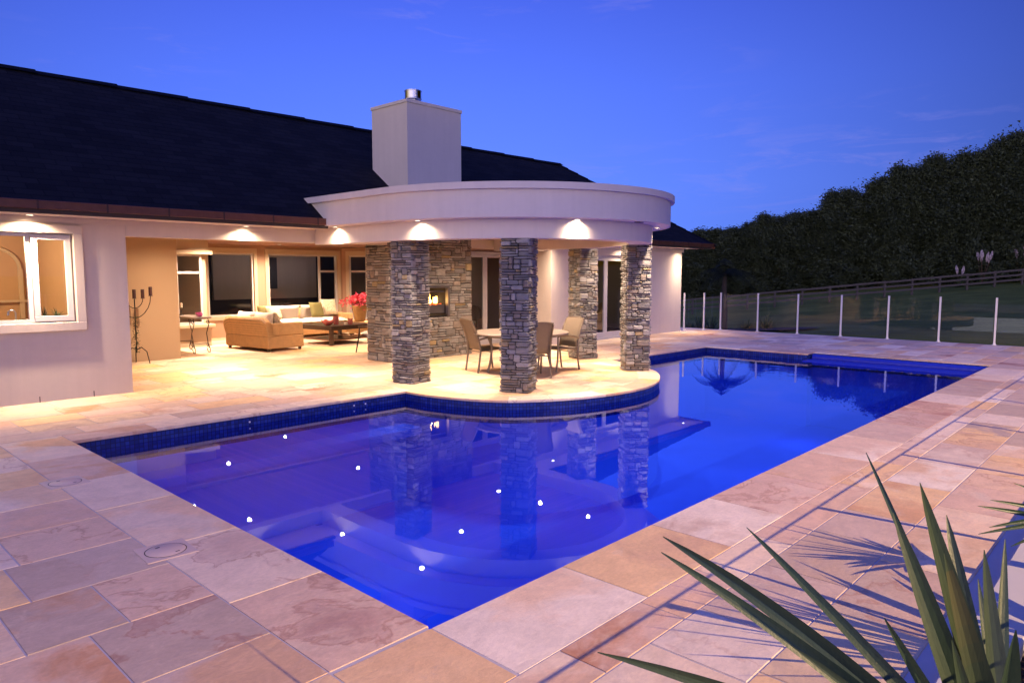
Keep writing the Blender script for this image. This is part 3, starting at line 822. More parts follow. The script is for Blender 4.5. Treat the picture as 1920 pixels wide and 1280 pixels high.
# roof
b = MB(); HX, CX = 17.23, 20.76
def rq(p):  # quad/tri with uv from slope coordinates
    a = Vector(p[0]); e = (Vector(p[1]) - a).normalized(); nn = e.cross(Vector(p[2]) - a).normalized(); f = nn.cross(e)
    b.face(p, uv=[((Vector(q) - a).dot(e) + p[0][0], (Vector(q) - a).dot(f)) for q in p])
e0 = EY - .02
rq([(-8, e0, EZ), (CX, e0, EZ), (HX, RY, RZ), (-8, RY, RZ)])
rq([(CX, 2 * RY - e0, EZ), (-8, 2 * RY - e0, EZ), (-8, RY, RZ), (HX, RY, RZ)])
rq([(CX, e0, EZ), (CX, 2 * RY - e0, EZ), (HX, RY, RZ)])
b.face([(-8, e0, EZ - .02), (-8, 2 * RY - e0, EZ - .02), (CX, 2 * RY - e0, EZ - .02), (CX, e0, EZ - .02)], uv=[(0, 0)] * 4)
roof = hp(b, 'roof', M['shingle'])
b = MB()   # ridge and hip capping
def caprun(p, q, n):
    p, q = Vector(p), Vector(q); d = (q - p).normalized(); s = d.cross(Vector((0, 0, 1))).normalized()
    for i in range(n):
        a = p.lerp(q, i / n); c = p.lerp(q, (i + 1.12) / n); up = Vector((0, 0, .008)); up2 = Vector((0, 0, .028))
        for sg in (1, -1):
            dn = Vector((0, 0, -.085))
            pts = [a + up, c + up2, c + up2 + s * sg * .14 + dn, a + up + s * sg * .14 + dn]
            b.face(pts if sg < 0 else pts[::-1])
caprun((-8, RY, RZ), (HX, RY, RZ), 20); caprun((HX, RY, RZ), (CX, e0, EZ), 16)
hp(b, 'ridge_cap', M['shingle'], roof)
# low rear wing over the back of the loggia
b = MB(); b.box(-7, 17.6, 17.4, 24.1, 2.72, 2.95); hp(b, 'rear_roof', M['membrane'])
b = MB(); b.box(-7, 17.6, 24.0, 24.1, -.1, 2.71); b.box(-7.1, -7.0, 11.7, 24, -.1, 2.71); hp(b, 'rear_wall', M['plaster'])

# canopy: ring beam, overhanging fascia, cap, ceiling
CXc, CYc = 9.66, 9.20
def uplan(a, bq, yend, n=48):
    p = [(CXc - a, yend)] + [(CXc + a * cos(pi + pi * i / n), CYc + bq * sin(pi + pi * i / n)) for i in range(n + 1)] + [(CXc + a, yend)]
    return p
def ushell(mb, A, B, y0, a, bq, z0, z1):
    """U-shaped solid between outer plan (a,bq) and inner plan (A,B)"""
    o = uplan(a, bq, y0); i_ = uplan(A, B, y0); n = len(o)
    vs = [(x, y, z0) for x, y in o] + [(x, y, z1) for x, y in o] + [(x, y, z0) for x, y in i_] + [(x, y, z1) for x, y in i_]
    fs = []
    for k in range(n - 1):
        fs += [(k, k + 1, n + k + 1, n + k), (2 * n + k + 1, 2 * n + k, 3 * n + k, 3 * n + k + 1), (2 * n + k, 2 * n + k + 1, k + 1, k), (n + k, n + k + 1, 3 * n + k + 1, 3 * n + k)]
    fs += [(0, n, 3 * n, 2 * n), (n - 1, 3 * n - 1, 4 * n - 1, 2 * n - 1)]
    mb.mesh(vs, fs)
b = MB(); ushell(b, 2.13, 2.28, 11.66, 2.53, 2.68, 2.345, 2.63)
hp(b, 'canopy_beam', M['plaster_white'], smooth='auto')
b = MB(); ushell(b, 2.50, 2.65, 11.64, 2.84, 2.99, 2.632, 3.035)
hp(b, 'canopy_fascia', M['plaster_white'], smooth='auto')
b = MB(); ushell(b, 2.45, 2.60, 11.9, 2.905, 3.055, 3.036, 3.135)
hp(b, 'canopy_cap', M['plaster_white'], smooth='auto')
b = MB(); pl = uplan(2.48, 2.63, 11.9); b.face([(x, y, 3.045) for x, y in pl])
hp(b, 'canopy_roof', M['membrane'])
b = MB(); pl = uplan(2.20, 2.35, 11.80); b.prism(pl, 2.60, 2.628)
hp(b, 'canopy_ceiling', M['ceil_x'])
b = MB(); b.obox(9.72, 6.37, 2.625, .14, .09, .012, b=.003); hp(b, 'soffit_vent', M['sensor'])

# chimney stack on the fireplace
b = MB(); CHX0, CHX1, CHY0, CHY1 = 9.12, 10.57, 11.43, 12.60
b.box(CHX0, CHX1, CHY0, CHY1, 2.75, 5.20)
ch = hp(b, 'chimney', M['plaster_white'])
b = MB(); b.box(CHX0 - .02, CHX1 + .02, CHY0 - .02, CHY1 + .02, 5.201, 5.265, b=.004)
hp(b, 'chimney_cap', M['plaster_white'], ch)
b = MB(); fx, fy = 9.62, 11.85
b.lathe([(.10, 0), (.10, .12), (.172, .125), (.178, .13), (.178, .145), (.172, .15), (.172, .28), (.178, .285), (.178, .30), (.165, .305), (0, .315)], 32, (fx, fy, 5.265))
hp(b, 'flue_cowl', M['steel'], ch, smooth='auto')

# stone columns
cols = [((7.53, 9.41), .47, R(10), 'stone column at the left end of the canopy, in front of the fireplace'),
        ((8.10, 7.47), .47, R(-64), 'bluish stone column nearest the pool, in front of the dining table'),
        ((11.42, 7.53), .47, R(-43), 'pale stone column at the right tip of the rounded terrace'),
        ((12.25, 9.42), .47, R(-20), 'stone column behind the right-hand dining chair')]
for k, ((x, y), s, rz, lb) in enumerate(cols):
    stone_box(house, 'stone_column', x, y, s - .05, s - .05, 2.345, rz, 40 + k, label=lb)
# fireplace block
FX0, FX1, FPY0, FPY1 = 8.90, 11.16, 11.78, 12.56
fp = MB(); fc = MB()
ox0, ox1, oz0, oz1 = 9.16, 10.46, .90, 1.56
fc.box(FX0, ox0, FPY0, FPY1, 0, 2.60); fc.box(ox1, FX1, FPY0, FPY1, 0, 2.60); fc.box(ox0, ox1, FPY0, FPY1, 0, oz0); fc.box(ox0, ox1, FPY0, FPY1, oz1, 2.60)
W_, D_ = FX1 - FX0, FPY1 - FPY0
rubble(fp, None, ((FX0, FPY0, 0), (1, 0, 0), (0, -1, 0)), W_, 2.60, 77, [(ox0 - FX0, ox1 - FX0, oz0, oz1)], cell=.055, tint=(1.05, 1.02, .98))
rubble(fp, None, ((FX0, FPY1, 0), (0, -1, 0), (-1, 0, 0)), D_, 2.60, 78, cell=.055, tint=(1.05, 1.02, .98))
rubble(fp, None, ((FX1, FPY0, 0), (0, 1, 0), (1, 0, 0)), D_, 2.60, 79, cell=.055, tint=(1.05, 1.02, .98))
rubble(fp, None, ((FX1, FPY1, 0), (-1, 0, 0), (0, 1, 0)), W_, 2.60, 80, cell=.055, tint=(1.05, 1.02, .98))
fire = hp(fp, 'fireplace', M['stone'], smooth='auto'); hp(fc, 'mortar_core', M['mortar'], fire)
b = MB(); b.box(ox0, ox1, FPY1 - .06, FPY1 - .01, oz0, oz1)
b.box(ox0 + .001, ox1 - .001, FPY0 - .02, FPY1 - .06, oz0 + .001, oz0 + .03); hp(b, 'firebox_lining', M['black'], fire)
b = MB(); t_ = .045
for (a0, a1, c0, c1) in ((ox0, ox1, oz1 - t_, oz1 + .01), (ox0, ox0 + t_, oz0, oz1 - t_), (ox1 - t_, ox1 + .01, oz0, oz1 - t_)): b.box(a0, a1, FPY0 - .075, FPY0 + .02, c0, c1, b=.003)
b.box(ox0 + t_, ox1 - t_, FPY0 + .05, FPY0 + .07, 1.42, 1.45); b.box(ox0 + t_, ox1 - t_, FPY0 + .04, FPY0 + .075, .96, 1.14, b=.005)
hp(b, 'fire_surround', M['steel_dark'], fire)
rf = random.Random(5)
def flames(mat, n, h0, h1, name):
    for i in range(n):
        b = MB(); x = rf.uniform(ox0 + .10, ox1 - .06); y = rf.uniform(FPY0 + .2, FPY0 + .38); h = rf.uniform(h0, h1); r0 = rf.uniform(.014, .03)
        ph = rf.uniform(0, 6)
        b.tube([(x + .02 * sin(ph + t * 5) * t, y, 1.17 + h * t) for t in (0, .15, .35, .55, .75, .9, 1)], [r0 * q for q in (.5, 1, 1.1, .85, .5, .25, .02)], 8)
        hp(b, name, mat, fire, smooth=True)
flames(M['flame'], 18, .10, .24, 'flame'); flames(M['flame_hot'], 10, .07, .16, 'flame')
b = MB()
for i in range(90):
    r_ = rf.uniform(.015, .03); b.obox(rf.uniform(ox0 + .06, ox1 - .06), rf.uniform(FPY0 + .12, FPY0 + .42), 1.155 + rf.uniform(-.01, .015), r_, r_, r_, rf.random() * 3, rf.random() * 3)
hp(b, 'ember_bed', M['ember'], fire)['kind'] = 'stuff'
lamp_point('fire_glow', (9.9, FPY0 + .25, 1.28), 9, (1, .42, .14), .1, None).parent = fire
bpy.data.objects['fire_glow'].location = Vector((9.9, FPY0 + .25, 1.28)) - house.location

# windows --------------------------------------------------------
def window(x0, x1, z0, z1, Y, mulls, fr=.055, dep=.07, mat=None, name='window', parent=None, m=None, trans=None, glass_mat_=None):
    """frame facing -Y at plane Y; mulls = list of x dividers; trans = {bay index: z of transom}"""
    mat = mat or M['white_frame']; b = MB(); kw = {'m': m}
    b.box(x0, x1, Y, Y + dep, z1 - fr, z1, **kw); b.box(x0, x1, Y, Y + dep, z0, z0 + fr, **kw)
    b.box(x0, x0 + fr, Y + .001, Y + dep - .001, z0 + fr, z1 - fr, **kw); b.box(x1 - fr, x1, Y + .001, Y + dep - .001, z0 + fr, z1 - fr, **kw)
    for q in mulls: b.box(q - fr * .55, q + fr * .55, Y + .002, Y + dep - .002, z0 + fr, z1 - fr, **kw)
    xs_ = [x0 + fr] + list(mulls) + [x1 - fr]
    for i, zt in (trans or {}).items(): b.box(xs_[i] + .02, xs_[i + 1] - .02, Y + .003, Y + dep - .003, zt - .03, zt + .03, **kw)
    wn = hp(b, name, mat, parent)
    g2 = MB()
    pts = [(x0 + .01, Y + dep * .6, z0 + .01), (x1 - .01, Y + dep * .6, z0 + .01), (x1 - .01, Y + dep * .6, z1 - .01), (x0 + .01, Y + dep * .6, z1 - .01)]
    if m is not None: pts = [m @ Vector(p) for p in pts]
    g2.face(pts)
    hp(g2, 'pane', glass_mat_ or M['glass'], wn)
    return wn
# kitchen window with raised plaster surround
b = MB(); s0, s1, t0, t1 = wx0, wx1, wz0, wz1
b.box(s0 - .12, s1 + .115, FY0 - .05, FY0 - .002, t1, t1 + .115, b=.004); b.box(s0 - .12, s1 + .115, FY0 - .05, FY0 - .002, t0 - .12, t0, b=.004)
b.box(s1, s1 + .115, FY0 - .048, FY0 - .002, t0, t1, b=.003)
hp(b, 'window_surround', M['plaster'])
kw_ = window(s0 + .002, s1 - .002, t0 + .002, t1 - .002, FY0 + .06, [1.95, 2.66], .05, .06, name='kitchen_window')
b = MB(); a0, a1, c0, c1, f_ = 2.69, 3.175, t0 + .02, t1 - .02, .075
for q in ((a0, a1, c1 - f_, c1), (a0, a1, c0, c0 + f_), (a0, a0 + f_, c0 + f_, c1 - f_), (a1 - f_, a1, c0 + f_, c1 - f_)): b.box(q[0], q[1], FY0 + .015, FY0 + .058, q[2], q[3], b=.004)
hp(b, 'casement_sash', M['white_frame'], kw_)
# loggia windows
tb = MB()
for (a, c) in WB + [(None, None)]:
    if a is None: mm, a, c, Y = m45, .22, 2.0, 0.0
    else: mm, Y = None, 20.0
    zb = .35 if mm is not None else zb0
    tb.box(a - .10, c + .10, Y - .03, Y - .001, zb1, zb1 + .14, m=mm); tb.box(a - .10, a, Y - .03, Y - .001, zb, zb1, m=mm); tb.box(c, c + .10, Y - .03, Y - .001, zb, zb1, m=mm); tb.box(a - .12, c + .12, Y - .045, Y - .001, zb - .10, zb, m=mm)
hp(tb, 'window_architrave', M['trim'])
window(WB[0][0], WB[0][1], zb0, zb1, 20.02, [], .05, .08, name='loggia_window')
window(WB[1][0], WB[1][1], zb0, zb1, 20.02, [12.38], .05, .08, trans={1: 1.90}, name='loggia_window')
window(.22, 2.0, .35, zb1, .02, [.78], .05, .08, trans={0: 1.90}, name='bay_window', m=m45)
window(6.3, 7.8, .56, 2.30, 18.08, [7.18], .05, .08, trans={1: 1.85, 0: 1.85}, name='loggia_window')
# doors
def door(x0, x1, z1, Y, leaf_edges, name, lab=None):
    b = MB(); f_ = .07
    b.box(x0, x1, Y, Y + .1, z1 - f_, z1); b.box(x0, x0 + f_, Y + .001, Y + .099, .03, z1 - f_); b.box(x1 - f_, x1, Y + .001, Y + .099, .03, z1 - f_); b.box(x0, x1, Y - .02, Y + .1, 0, .05)
    d = hp(b, name, M['white_frame'])
    for (a, c) in leaf_edges:
        b = MB(); e = .075
        b.box(a, c, Y + .02, Y + .065, z1 - f_ - e - .003, z1 - f_ - .003); b.box(a, c, Y + .02, Y + .065, .055, .20); b.box(a, a + e, Y + .021, Y + .064, .20, z1 - f_ - e - .003); b.box(c - e, c, Y + .021, Y + .064, .20, z1 - f_ - e - .003)
        lf = hp(b, 'door_leaf', M['white_frame'], d)
        b = MB(); b.face([(a + .05, Y + .045, .15), (c - .05, Y + .045, .15), (c - .05, Y + .045, z1 - .1), (a + .05, Y + .045, z1 - .1)]); hp(b, 'pane', M['glass'], lf)
    return d
door(dx0, dx1, dz1, FY0 + .05, [(dx0 + .075, 15.70), (15.705, 16.30), (16.305, 16.83), (16.835, dx1 - .075)][0:0] + [(dx0 + .075, 16.315), (16.32, dx1 - .075)], 'french_door')
b = MB(); b.tube([(17.12, FY0 + .06, 1.02), (17.12, FY0 + .02, 1.02), (17.22, FY0 + .02, 1.02)], .009, 8); hp(b, 'door_handle', M['steel'])
b = MB(); b.box(dx0 - .07, dx1 + .07, FY0 - .02, FY0 - .001, dz1, dz1 + .06); b.box(dx1, dx1 + .07, FY0 - .02, FY0 - .001, 0, dz1); b.box(dx0 - .07, dx0, FY0 - .02, FY0 - .001, 0, dz1); hp(b, 'door_architrave', M['plaster_white'])
door(12.0, 13.72, 2.385, 13.14, [(12.075, 12.98), (12.985, 13.645)], 'terrace_door')

# interiors
b = MB()
b.box(3.6, 3.64, 11.95, 15.5, 0, 2.75); b.box(-4, 3.6, 15.5, 15.55, 0, 2.75); b.box(-4, 3.6, 11.95, 15.5, 2.61, 2.655); b.box(-4, 3.6, 11.95, 15.5, -.04, .0); b.box(-4.04, -4, 11.95, 15.5, 0, 2.75)
hp(b, 'kitchen_wall', M['room_warm'])
b = MB()   # arched joinery on the kitchen's far wall and a bench top
for (x0, x1, z0, z1) in ((1.7, 2.5, 1.0, 1.9), (2.6, 3.4, 1.0, 1.9)):
    b.box(x0, x0 + .07, 15.44, 15.498, z0, z1); b.box(x1 - .07, x1, 15.44, 15.498, z0, z1)
    cxa = (x0 + x1) / 2; ra = (x1 - x0) / 2
    b.tube([(cxa + (ra - .035) * cos(pi * k / 16), 15.47, z1 + (ra - .035) * sin(pi * k / 16)) for k in range(17)], .035, 6)
hp(b, 'cupboard_frame', M['trim']); b = MB(); b.box(-2, 3.58, 15.40, 15.498, .86, .99); hp(b, 'wall_rail', M['trim']); b = MB(); b.box(-2, 3.58, 15.42, 15.498, 1.30, 1.34); hp(b, 'splashback_rail', M['trim']); b = MB()
b.box(-1, 3.58, 11.96, 12.5, .92, .985)
hp(b, 'benchtop', M['trim'])
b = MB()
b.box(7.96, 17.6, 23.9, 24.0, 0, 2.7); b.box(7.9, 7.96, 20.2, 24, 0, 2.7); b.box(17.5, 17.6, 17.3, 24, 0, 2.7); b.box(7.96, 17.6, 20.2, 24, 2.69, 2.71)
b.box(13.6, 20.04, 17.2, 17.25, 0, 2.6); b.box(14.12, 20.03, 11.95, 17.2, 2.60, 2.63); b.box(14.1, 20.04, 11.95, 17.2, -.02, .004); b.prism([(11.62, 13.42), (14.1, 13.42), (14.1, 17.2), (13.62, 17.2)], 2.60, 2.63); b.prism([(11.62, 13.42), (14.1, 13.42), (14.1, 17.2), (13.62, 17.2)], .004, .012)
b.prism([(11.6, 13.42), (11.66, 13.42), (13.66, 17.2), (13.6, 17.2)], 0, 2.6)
hp(b, 'interior_wall', M['room_dark'])  # dark box behind the loggia windows stands in for the dim outdoors
b = MB(); b.box(10.6, 14.5, 23.7, 23.85, .95, 2.68); b.box(8.2, 17.3, 22.6, 22.9, 0, .45)
hp(b, 'courtyard_wall', M['plaster'])
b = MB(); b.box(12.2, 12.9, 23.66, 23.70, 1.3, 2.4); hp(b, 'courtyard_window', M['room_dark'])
lamp_point('courtyard_fill', (12, 22.0, 2.4), 9.0, (1, .75, .6), .1, house)  # added fill light without a fixture, lifts the blackness behind the windows
kl = lamp_point('kitchen_pendant', (1.8, 13.9, 2.3), 130, (1, .72, .42), .15, house)
lamp_point('lounge_lamp', (17.9, 14.9, 2.2), 6, (1, .6, .3), .12, house)
lamp_point('lounge_lamp', (12.9, 15.0, 2.2), 5, (1, .6, .3), .12, house)

# ------------------------------------------------------------------ downlights
WARM = (1.0, .71, .50)
def downlight(x, y, z_, e, angle, blend, label, group, tilt=None, beam=.15, spill=.03):
    o = thing('downlight', (x, y, z_), label, 'downlight', 0, group)
    b = MB(); b.lathe([(.052, 0), (.052, -.008), (.040, -.010), (.036, -.004), (.036, .0)], 24)
    b.build('trim_ring', M['white_post'], o, smooth='auto')
    b = MB(); b.lathe([(0, -.0045), (.0355, -.0045), (.0355, -.002)], 20); b.build('lens', M['lens'], o)
    d = bpy.data.lights.new('bulb', 'SPOT'); d.energy = e; d.color = WARM; d.spot_size = R(angle); d.spot_blend = blend; d.shadow_soft_size = .03
    d.use_nodes = True; ln = d.node_tree; em = next(q for q in ln.nodes if q.type == 'EMISSION')
    tc = N(ln, 'ShaderNodeTexCoord').outputs['Normal']; sx = N(ln, 'ShaderNodeSeparateXYZ'); ln.links.new(tc, sx.inputs[0])
    c_ = math_(ln, 'SUBTRACT', 1, math_(ln, 'ABSOLUTE', sx.outputs[2]))
    ln.links.new(math_(ln, 'ADD', math_(ln, 'EXPONENT', math_(ln, 'DIVIDE', c_, -beam)), spill), em.inputs['Strength'])
    l = bpy.data.objects.new('bulb', d); col.objects.link(l); l.parent = o; l.location = (0, 0, -.02)
    if tilt: l.rotation_euler = tilt
    return o
gE, gC, gS, gL = 'downlights in the house eaves', 'downlights in the canopy ceiling', 'downlights in the canopy overhang', 'downlights in the loggia ceiling'
ES = 380
zc = 2.632 - .001
downlight(2.65, 11.48, 2.613, ES * 2.3, 150, .3, 'eave downlight above the kitchen window', gE)
downlight(5.75, 11.53, 2.613, ES * 1.4, 150, .3, 'eave downlight above the wide loggia opening', gE)
downlight(13.6, 11.36, 2.613, ES * 1.0, 150, .3, 'eave downlight by the left jamb of the french doors', gE)
downlight(16.9, 11.36, 2.613, ES * 1.0, 150, .3, 'eave downlight above the french doors', gE)
downlight(20.05, 11.34, 2.613, ES * 1.0, 150, .3, 'eave downlight at the far right corner of the house', gE)
downlight(7.045, 10.86, zc, ES * 1.25, 150, .3, 'canopy overhang downlight where the copper gutter ends', gS)
downlight(7.075, 8.64, zc, ES * 1.25, 150, .3, 'canopy overhang downlight above the left stone column', gS)
downlight(8.59, 6.72, zc, ES * 1.25, 150, .3, 'canopy overhang downlight at the middle of the curve, over the pool', gS)
downlight(11.13, 6.90, zc, ES * 1.25, 150, .3, 'canopy overhang downlight just before the pale right column', gS)
downlight(12.26, 8.66, zc, ES * 1.25, 150, .3, 'canopy overhang downlight at the right-hand end, past the stone columns', gS)
downlight(12.26, 10.86, zc, ES * 1.25, 150, .3, 'canopy overhang downlight tucked beside the right house wall', gS)
k = 0
names = ['first canopy ceiling downlight, nearest the fireplace corner', 'canopy ceiling downlight straight above the dining table', 'canopy ceiling downlight behind the bluish column',
         'canopy ceiling downlight over the left dining chair', 'canopy ceiling downlight over the right dining chair', 'canopy ceiling downlight closest to the pale right column']
for (x, y) in ((8.57, 10.53), (8.57, 9.33), (8.57, 8.13), (10.78, 10.53), (10.77, 9.33), (10.80, 8.13)):
    downlight(x, y, 2.599, 390, 160, .5, names[k], gC, beam=.22, spill=.08); k += 1
k = 0
names = ['loggia downlight beside the tan wall', 'loggia downlight between the tan wall and the wicker sofa', 'loggia downlight in front of the stone fireplace', 'loggia downlight above the console table',
         'loggia downlight over the cream-cushioned sofa', 'loggia downlight above the red flowers']
for (x, y) in ((5.9, 14.5), (6.3, 12.9), (9.9, 14.5), (7.9, 17.2), (10.4, 18.9), (12.6, 16.9)):
    downlight(x, y, 2.659, 540 if k < 3 else 1150, 160, .5, names[k], gL, beam=.16 if k < 3 else .3, spill=.10); k += 1

# garden floodlight standing out of frame that throws the leaf shadows over the near paving
fl = thing('floodlight', (6.9, -12.0, 7.2), 'warm floodlight on a pole beyond the flax bed', 'floodlight')
b = MB(); b.obox(0, 0, 0, .24, .12, .18, 0, R(-35), b=.01); b.build('housing', M['black'], fl)
b = MB(); b.box(-.4, .4, .10, .40, -.115, -.112); b.box(-.4, .4, .40, .404, -.238, -.112); b.build('light_cutoff', M['black'], fl)  # plate and lip added out of view to keep the beam off the house
b = MB(); b.tube([(0, -.06, -.1), (0, -.06, -7.3)], .05, 10); b.build('pole', M['black'], fl)
d = bpy.data.lights.new('bulb', 'SPOT'); d.energy = 27000; d.color = (1, .66, .36); d.spot_size = R(104); d.spot_blend = .8; d.shadow_soft_size = .04
l = bpy.data.objects.new('bulb', d); col.objects.link(l); l.parent = fl; l.location = (0, .14, -.125)
l.rotation_euler = (Vector((9.5, 2.0, 0)) - Vector((6.9, -11.9, 7.1))).to_track_quat('-Z', 'Y').to_euler()

# ------------------------------------------------------------------ glass pool fence
def glass_fence(name, pts, label, handle=None):
    f = thing(name, (pts[0][0], pts[0][1], 0), label, 'glass fence')
    for i, (x, y) in enumerate(pts):
        b = MB(); b.box(x - .022, x + .022, y - .022, y + .022, .012, 1.2, b=.004); b.box(x - .024, x + .024, y - .024, y + .024, 1.2, 1.212, b=.003)
        b.box(x - .05, x + .05, y - .05, y + .05, .001, .013, b=.003); b.lathe([(.036, .013), (.030, .05), (.027, .055)], 16, (x, y, 0))
        b.build('post', M['white_post'], f, world=True)
    for i in range(len(pts) - 1):
        a, c = Vector(pts[i]), Vector(pts[i + 1]); d = (c - a); L = d.length; d.normalize(); n_ = Vector((-d.y, d.x)) * .003
        a2, c2 = a + d * .04, c - d * .04
        b = MB(); b.face([(a2.x, a2.y, .06), (c2.x, c2.y, .06), (c2.x, c2.y, 1.17), (a2.x, a2.y, 1.17)])
        b.build('glass_panel', M['fence_glass'], f, world=True)
    return f
fpts = [(20.42, 11.62), (21.12, 11.30), (21.72, 11.02)] + [(21.72, 11.02 - 1.262 * (i + 1)) for i in range(8)]
glass_fence('glass_fence', fpts, 'frameless-looking glass pool fence with slim white posts at the far edge of the terrace')
npts = [(.4, -.42)] + [(3.93 + 1.86 * i, -.42) for i in range(10)]
glass_fence('glass_fence', npts, 'glass pool fence with slim white posts behind the flax bed')
b = MB(); b.tube([(.4, -.42, 1.218), (20.7, -.42, 1.218)], .005, 8)
bo = bpy.data.objects['glass_fence.001']; b.build('top_rail', M['white_post'], bo, world=True)

# ------------------------------------------------------------------ furniture
def sling_chair(label):
    o = thing('dining_chair', (0, 0, 0), label, 'dining chair', 0, 'sling chairs around the round table')
    r_ = .016
    for s in (-1, 1):
        b = MB()   # rear leg running up into the reclined back frame
        b.tube([(-.29, s * .25, 0), (-.262, s * .25, .18), (-.235, s * .25, .40), (-.262, s * .25, .58), (-.33, s * .25, .78), (-.41, s * .245, .94)], [.019, .019, .019, .018, .017, .016], 8)
        b.build('rear_leg', M['bronze'], o, smooth='auto')
        b = MB(); b.tube([(.30, s * .27, 0), (.272, s * .27, .2), (.262, s * .27, .44), (.265, s * .272, .645), (.25, s * .272, .662), (.06, s * .275, .668), (-.16, s * .272, .640), (-.275, s * .262, .61)], [.019, .019, .018, .017, .016, .016, .016, .015], 8)
        b.build('front_leg', M['bronze'], o, smooth='auto')
    b = MB()
    for s in (-1, 1): b.tube([(-.245, s * .24, .405), (.265, s * .24, .435)], r_, 8)
    b.tube([(.262, -.27, .425), (.262, .27, .425)], .011, 8); b.tube([(-.24, -.25, .385), (-.24, .25, .385)], .011, 8); b.tube([(0, -.24, .375), (0, .24, .375)], .010, 8)
    b.build('seat_frame', M['bronze'], o, smooth='auto')
    b = MB(); nn = 8; mm = 5
    vs = []
    for i in range(nn + 1):
        for j in range(mm + 1):
            t, q = i / nn, j / mm - .5; vs.append((.27 - .50 * t, q * .47, .448 - .03 * t - .018 * (1 - 4 * q * q) * sin(pi * t) + (-.02 * (1 - t * 8) if t < .12 else 0)))
    b.mesh(vs, [(i * (mm + 1) + j, (i + 1) * (mm + 1) + j, (i + 1) * (mm + 1) + j + 1, i * (mm + 1) + j + 1) for i in range(nn) for j in range(mm)])
    so = b.build('seat', M['sling'], o, smooth=True); md = so.modifiers.new('s', 'SOLIDIFY'); md.thickness = .008
    b = MB(); vs = []
    prof = [(-.232, .43), (-.255, .56), (-.292, .68), (-.337, .80), (-.405, .94), (-.417, .965)]
    for i, (px, pz) in enumerate(prof):
        for j in range(mm + 1):
            q = j / mm - .5; vs.append((px - .022 * (1 - 4 * q * q), q * .48, pz + (.022 * (1 - 4 * q * q) if i >= 4 else 0)))
    b.mesh(vs, [(i * (mm + 1) + j, (i + 1) * (mm + 1) + j, (i + 1) * (mm + 1) + j + 1, i * (mm + 1) + j + 1) for i in range(len(prof) - 1) for j in range(mm)])
    bk = b.build('backrest', M['sling'], o, smooth=True); md = bk.modifiers.new('s', 'SOLIDIFY'); md.thickness = .008
    b = MB(); b.tube([(-.415 - .022 * (1 - 4 * q * q), q * .49, .962 + .024 * (1 - 4 * q * q)) for q in (-.5, -.4, -.2, 0, .2, .4, .5)], .0125, 8)
    b.build('top_rail', M['bronze'], o, smooth='auto')
    return o
c0 = sling_chair('sling dining chair left of the round table, side-on before the fireplace')
c0.location = (9.35, 9.47, .002); c0.rotation_euler.z = math.atan2(-.29, .96)
for (x, y, a, lb) in ((9.38, 8.33, math.atan2(.80, .45), 'sling dining chair with its back to the pool, half behind the bluish column'),
                      (10.42, 8.57, math.atan2(.16, -.98), 'sling dining chair on the right of the round table, facing left'),
                      (10.62, 9.72, math.atan2(-.72, -.80), 'sling dining chair on the far side of the round table, only its back showing')):
    c = copy_tree(c0); c.location = (x, y, .002); c.rotation_euler.z = a; c['label'] = lb
t = thing('dining_table', (9.80, 9.0, .002), 'round stone-topped dining table on dark metal legs under the canopy', 'dining table', .4)
b = MB(); b.lathe([(.86, .700), (.895, .704), (.905, .715), (.905, .728), (.895, .738), (0, .740)], 64); b.build('tabletop', M['tabletop'], t, smooth='auto')
b = MB(); b.lathe([(.70, .66), (.72, .66), (.72, .699), (.70, .699)], 48); b.build('apron', M['bronze'], t, smooth='auto')
for k in range(4):
    a = pi / 4 + k * pi / 2
    b = MB(); b.tube([(.66 * cos(a), .66 * sin(a), 0), (.60 * cos(a), .60 * sin(a), .25), (.58 * cos(a), .58 * sin(a), .48), (.66 * cos(a), .66 * sin(a), .69)], [.024, .022, .022, .026], 10)
    b.build('leg', M['bronze'], t, smooth='auto')

def cushion(mb, cx, cy_, cz, sx, sy, sz, rz=0, rx=0, ry=0, puff=.5, n=10):
    m = Matrix.Translation((cx, cy_, cz)) @ Matrix.Rotation(rz, 4, 'Z') @ Matrix.Rotation(ry, 4, 'Y') @ Matrix.Rotation(rx, 4, 'X')
    vs = []; 
    for sgn in (-1, 1):
        for i in range(n + 1):
            for j in range(n + 1):
                u = 2 * i / n - 1; v = 2 * j / n - 1
                e = (max(0, 1 - abs(u) ** 4) * max(0, 1 - abs(v) ** 4)) ** puff
                pin = 1 - .05 * (1 - (u * v) ** 2) * (abs(u) ** 6 + abs(v) ** 6) / 2 * 2
                vs.append(m @ Vector((u * sx / 2 * pin, v * sy / 2 * pin, sgn * sz / 2 * e)))
    N1 = (n + 1) ** 2; fs = []
    for i in range(n):
        for j in range(n):
            q = (i * (n + 1) + j, (i + 1) * (n + 1) + j, (i + 1) * (n + 1) + j + 1, i * (n + 1) + j + 1)
            fs.append(q[::-1]); fs.append(tuple(x + N1 for x in q))
    mb.mesh(vs, fs)

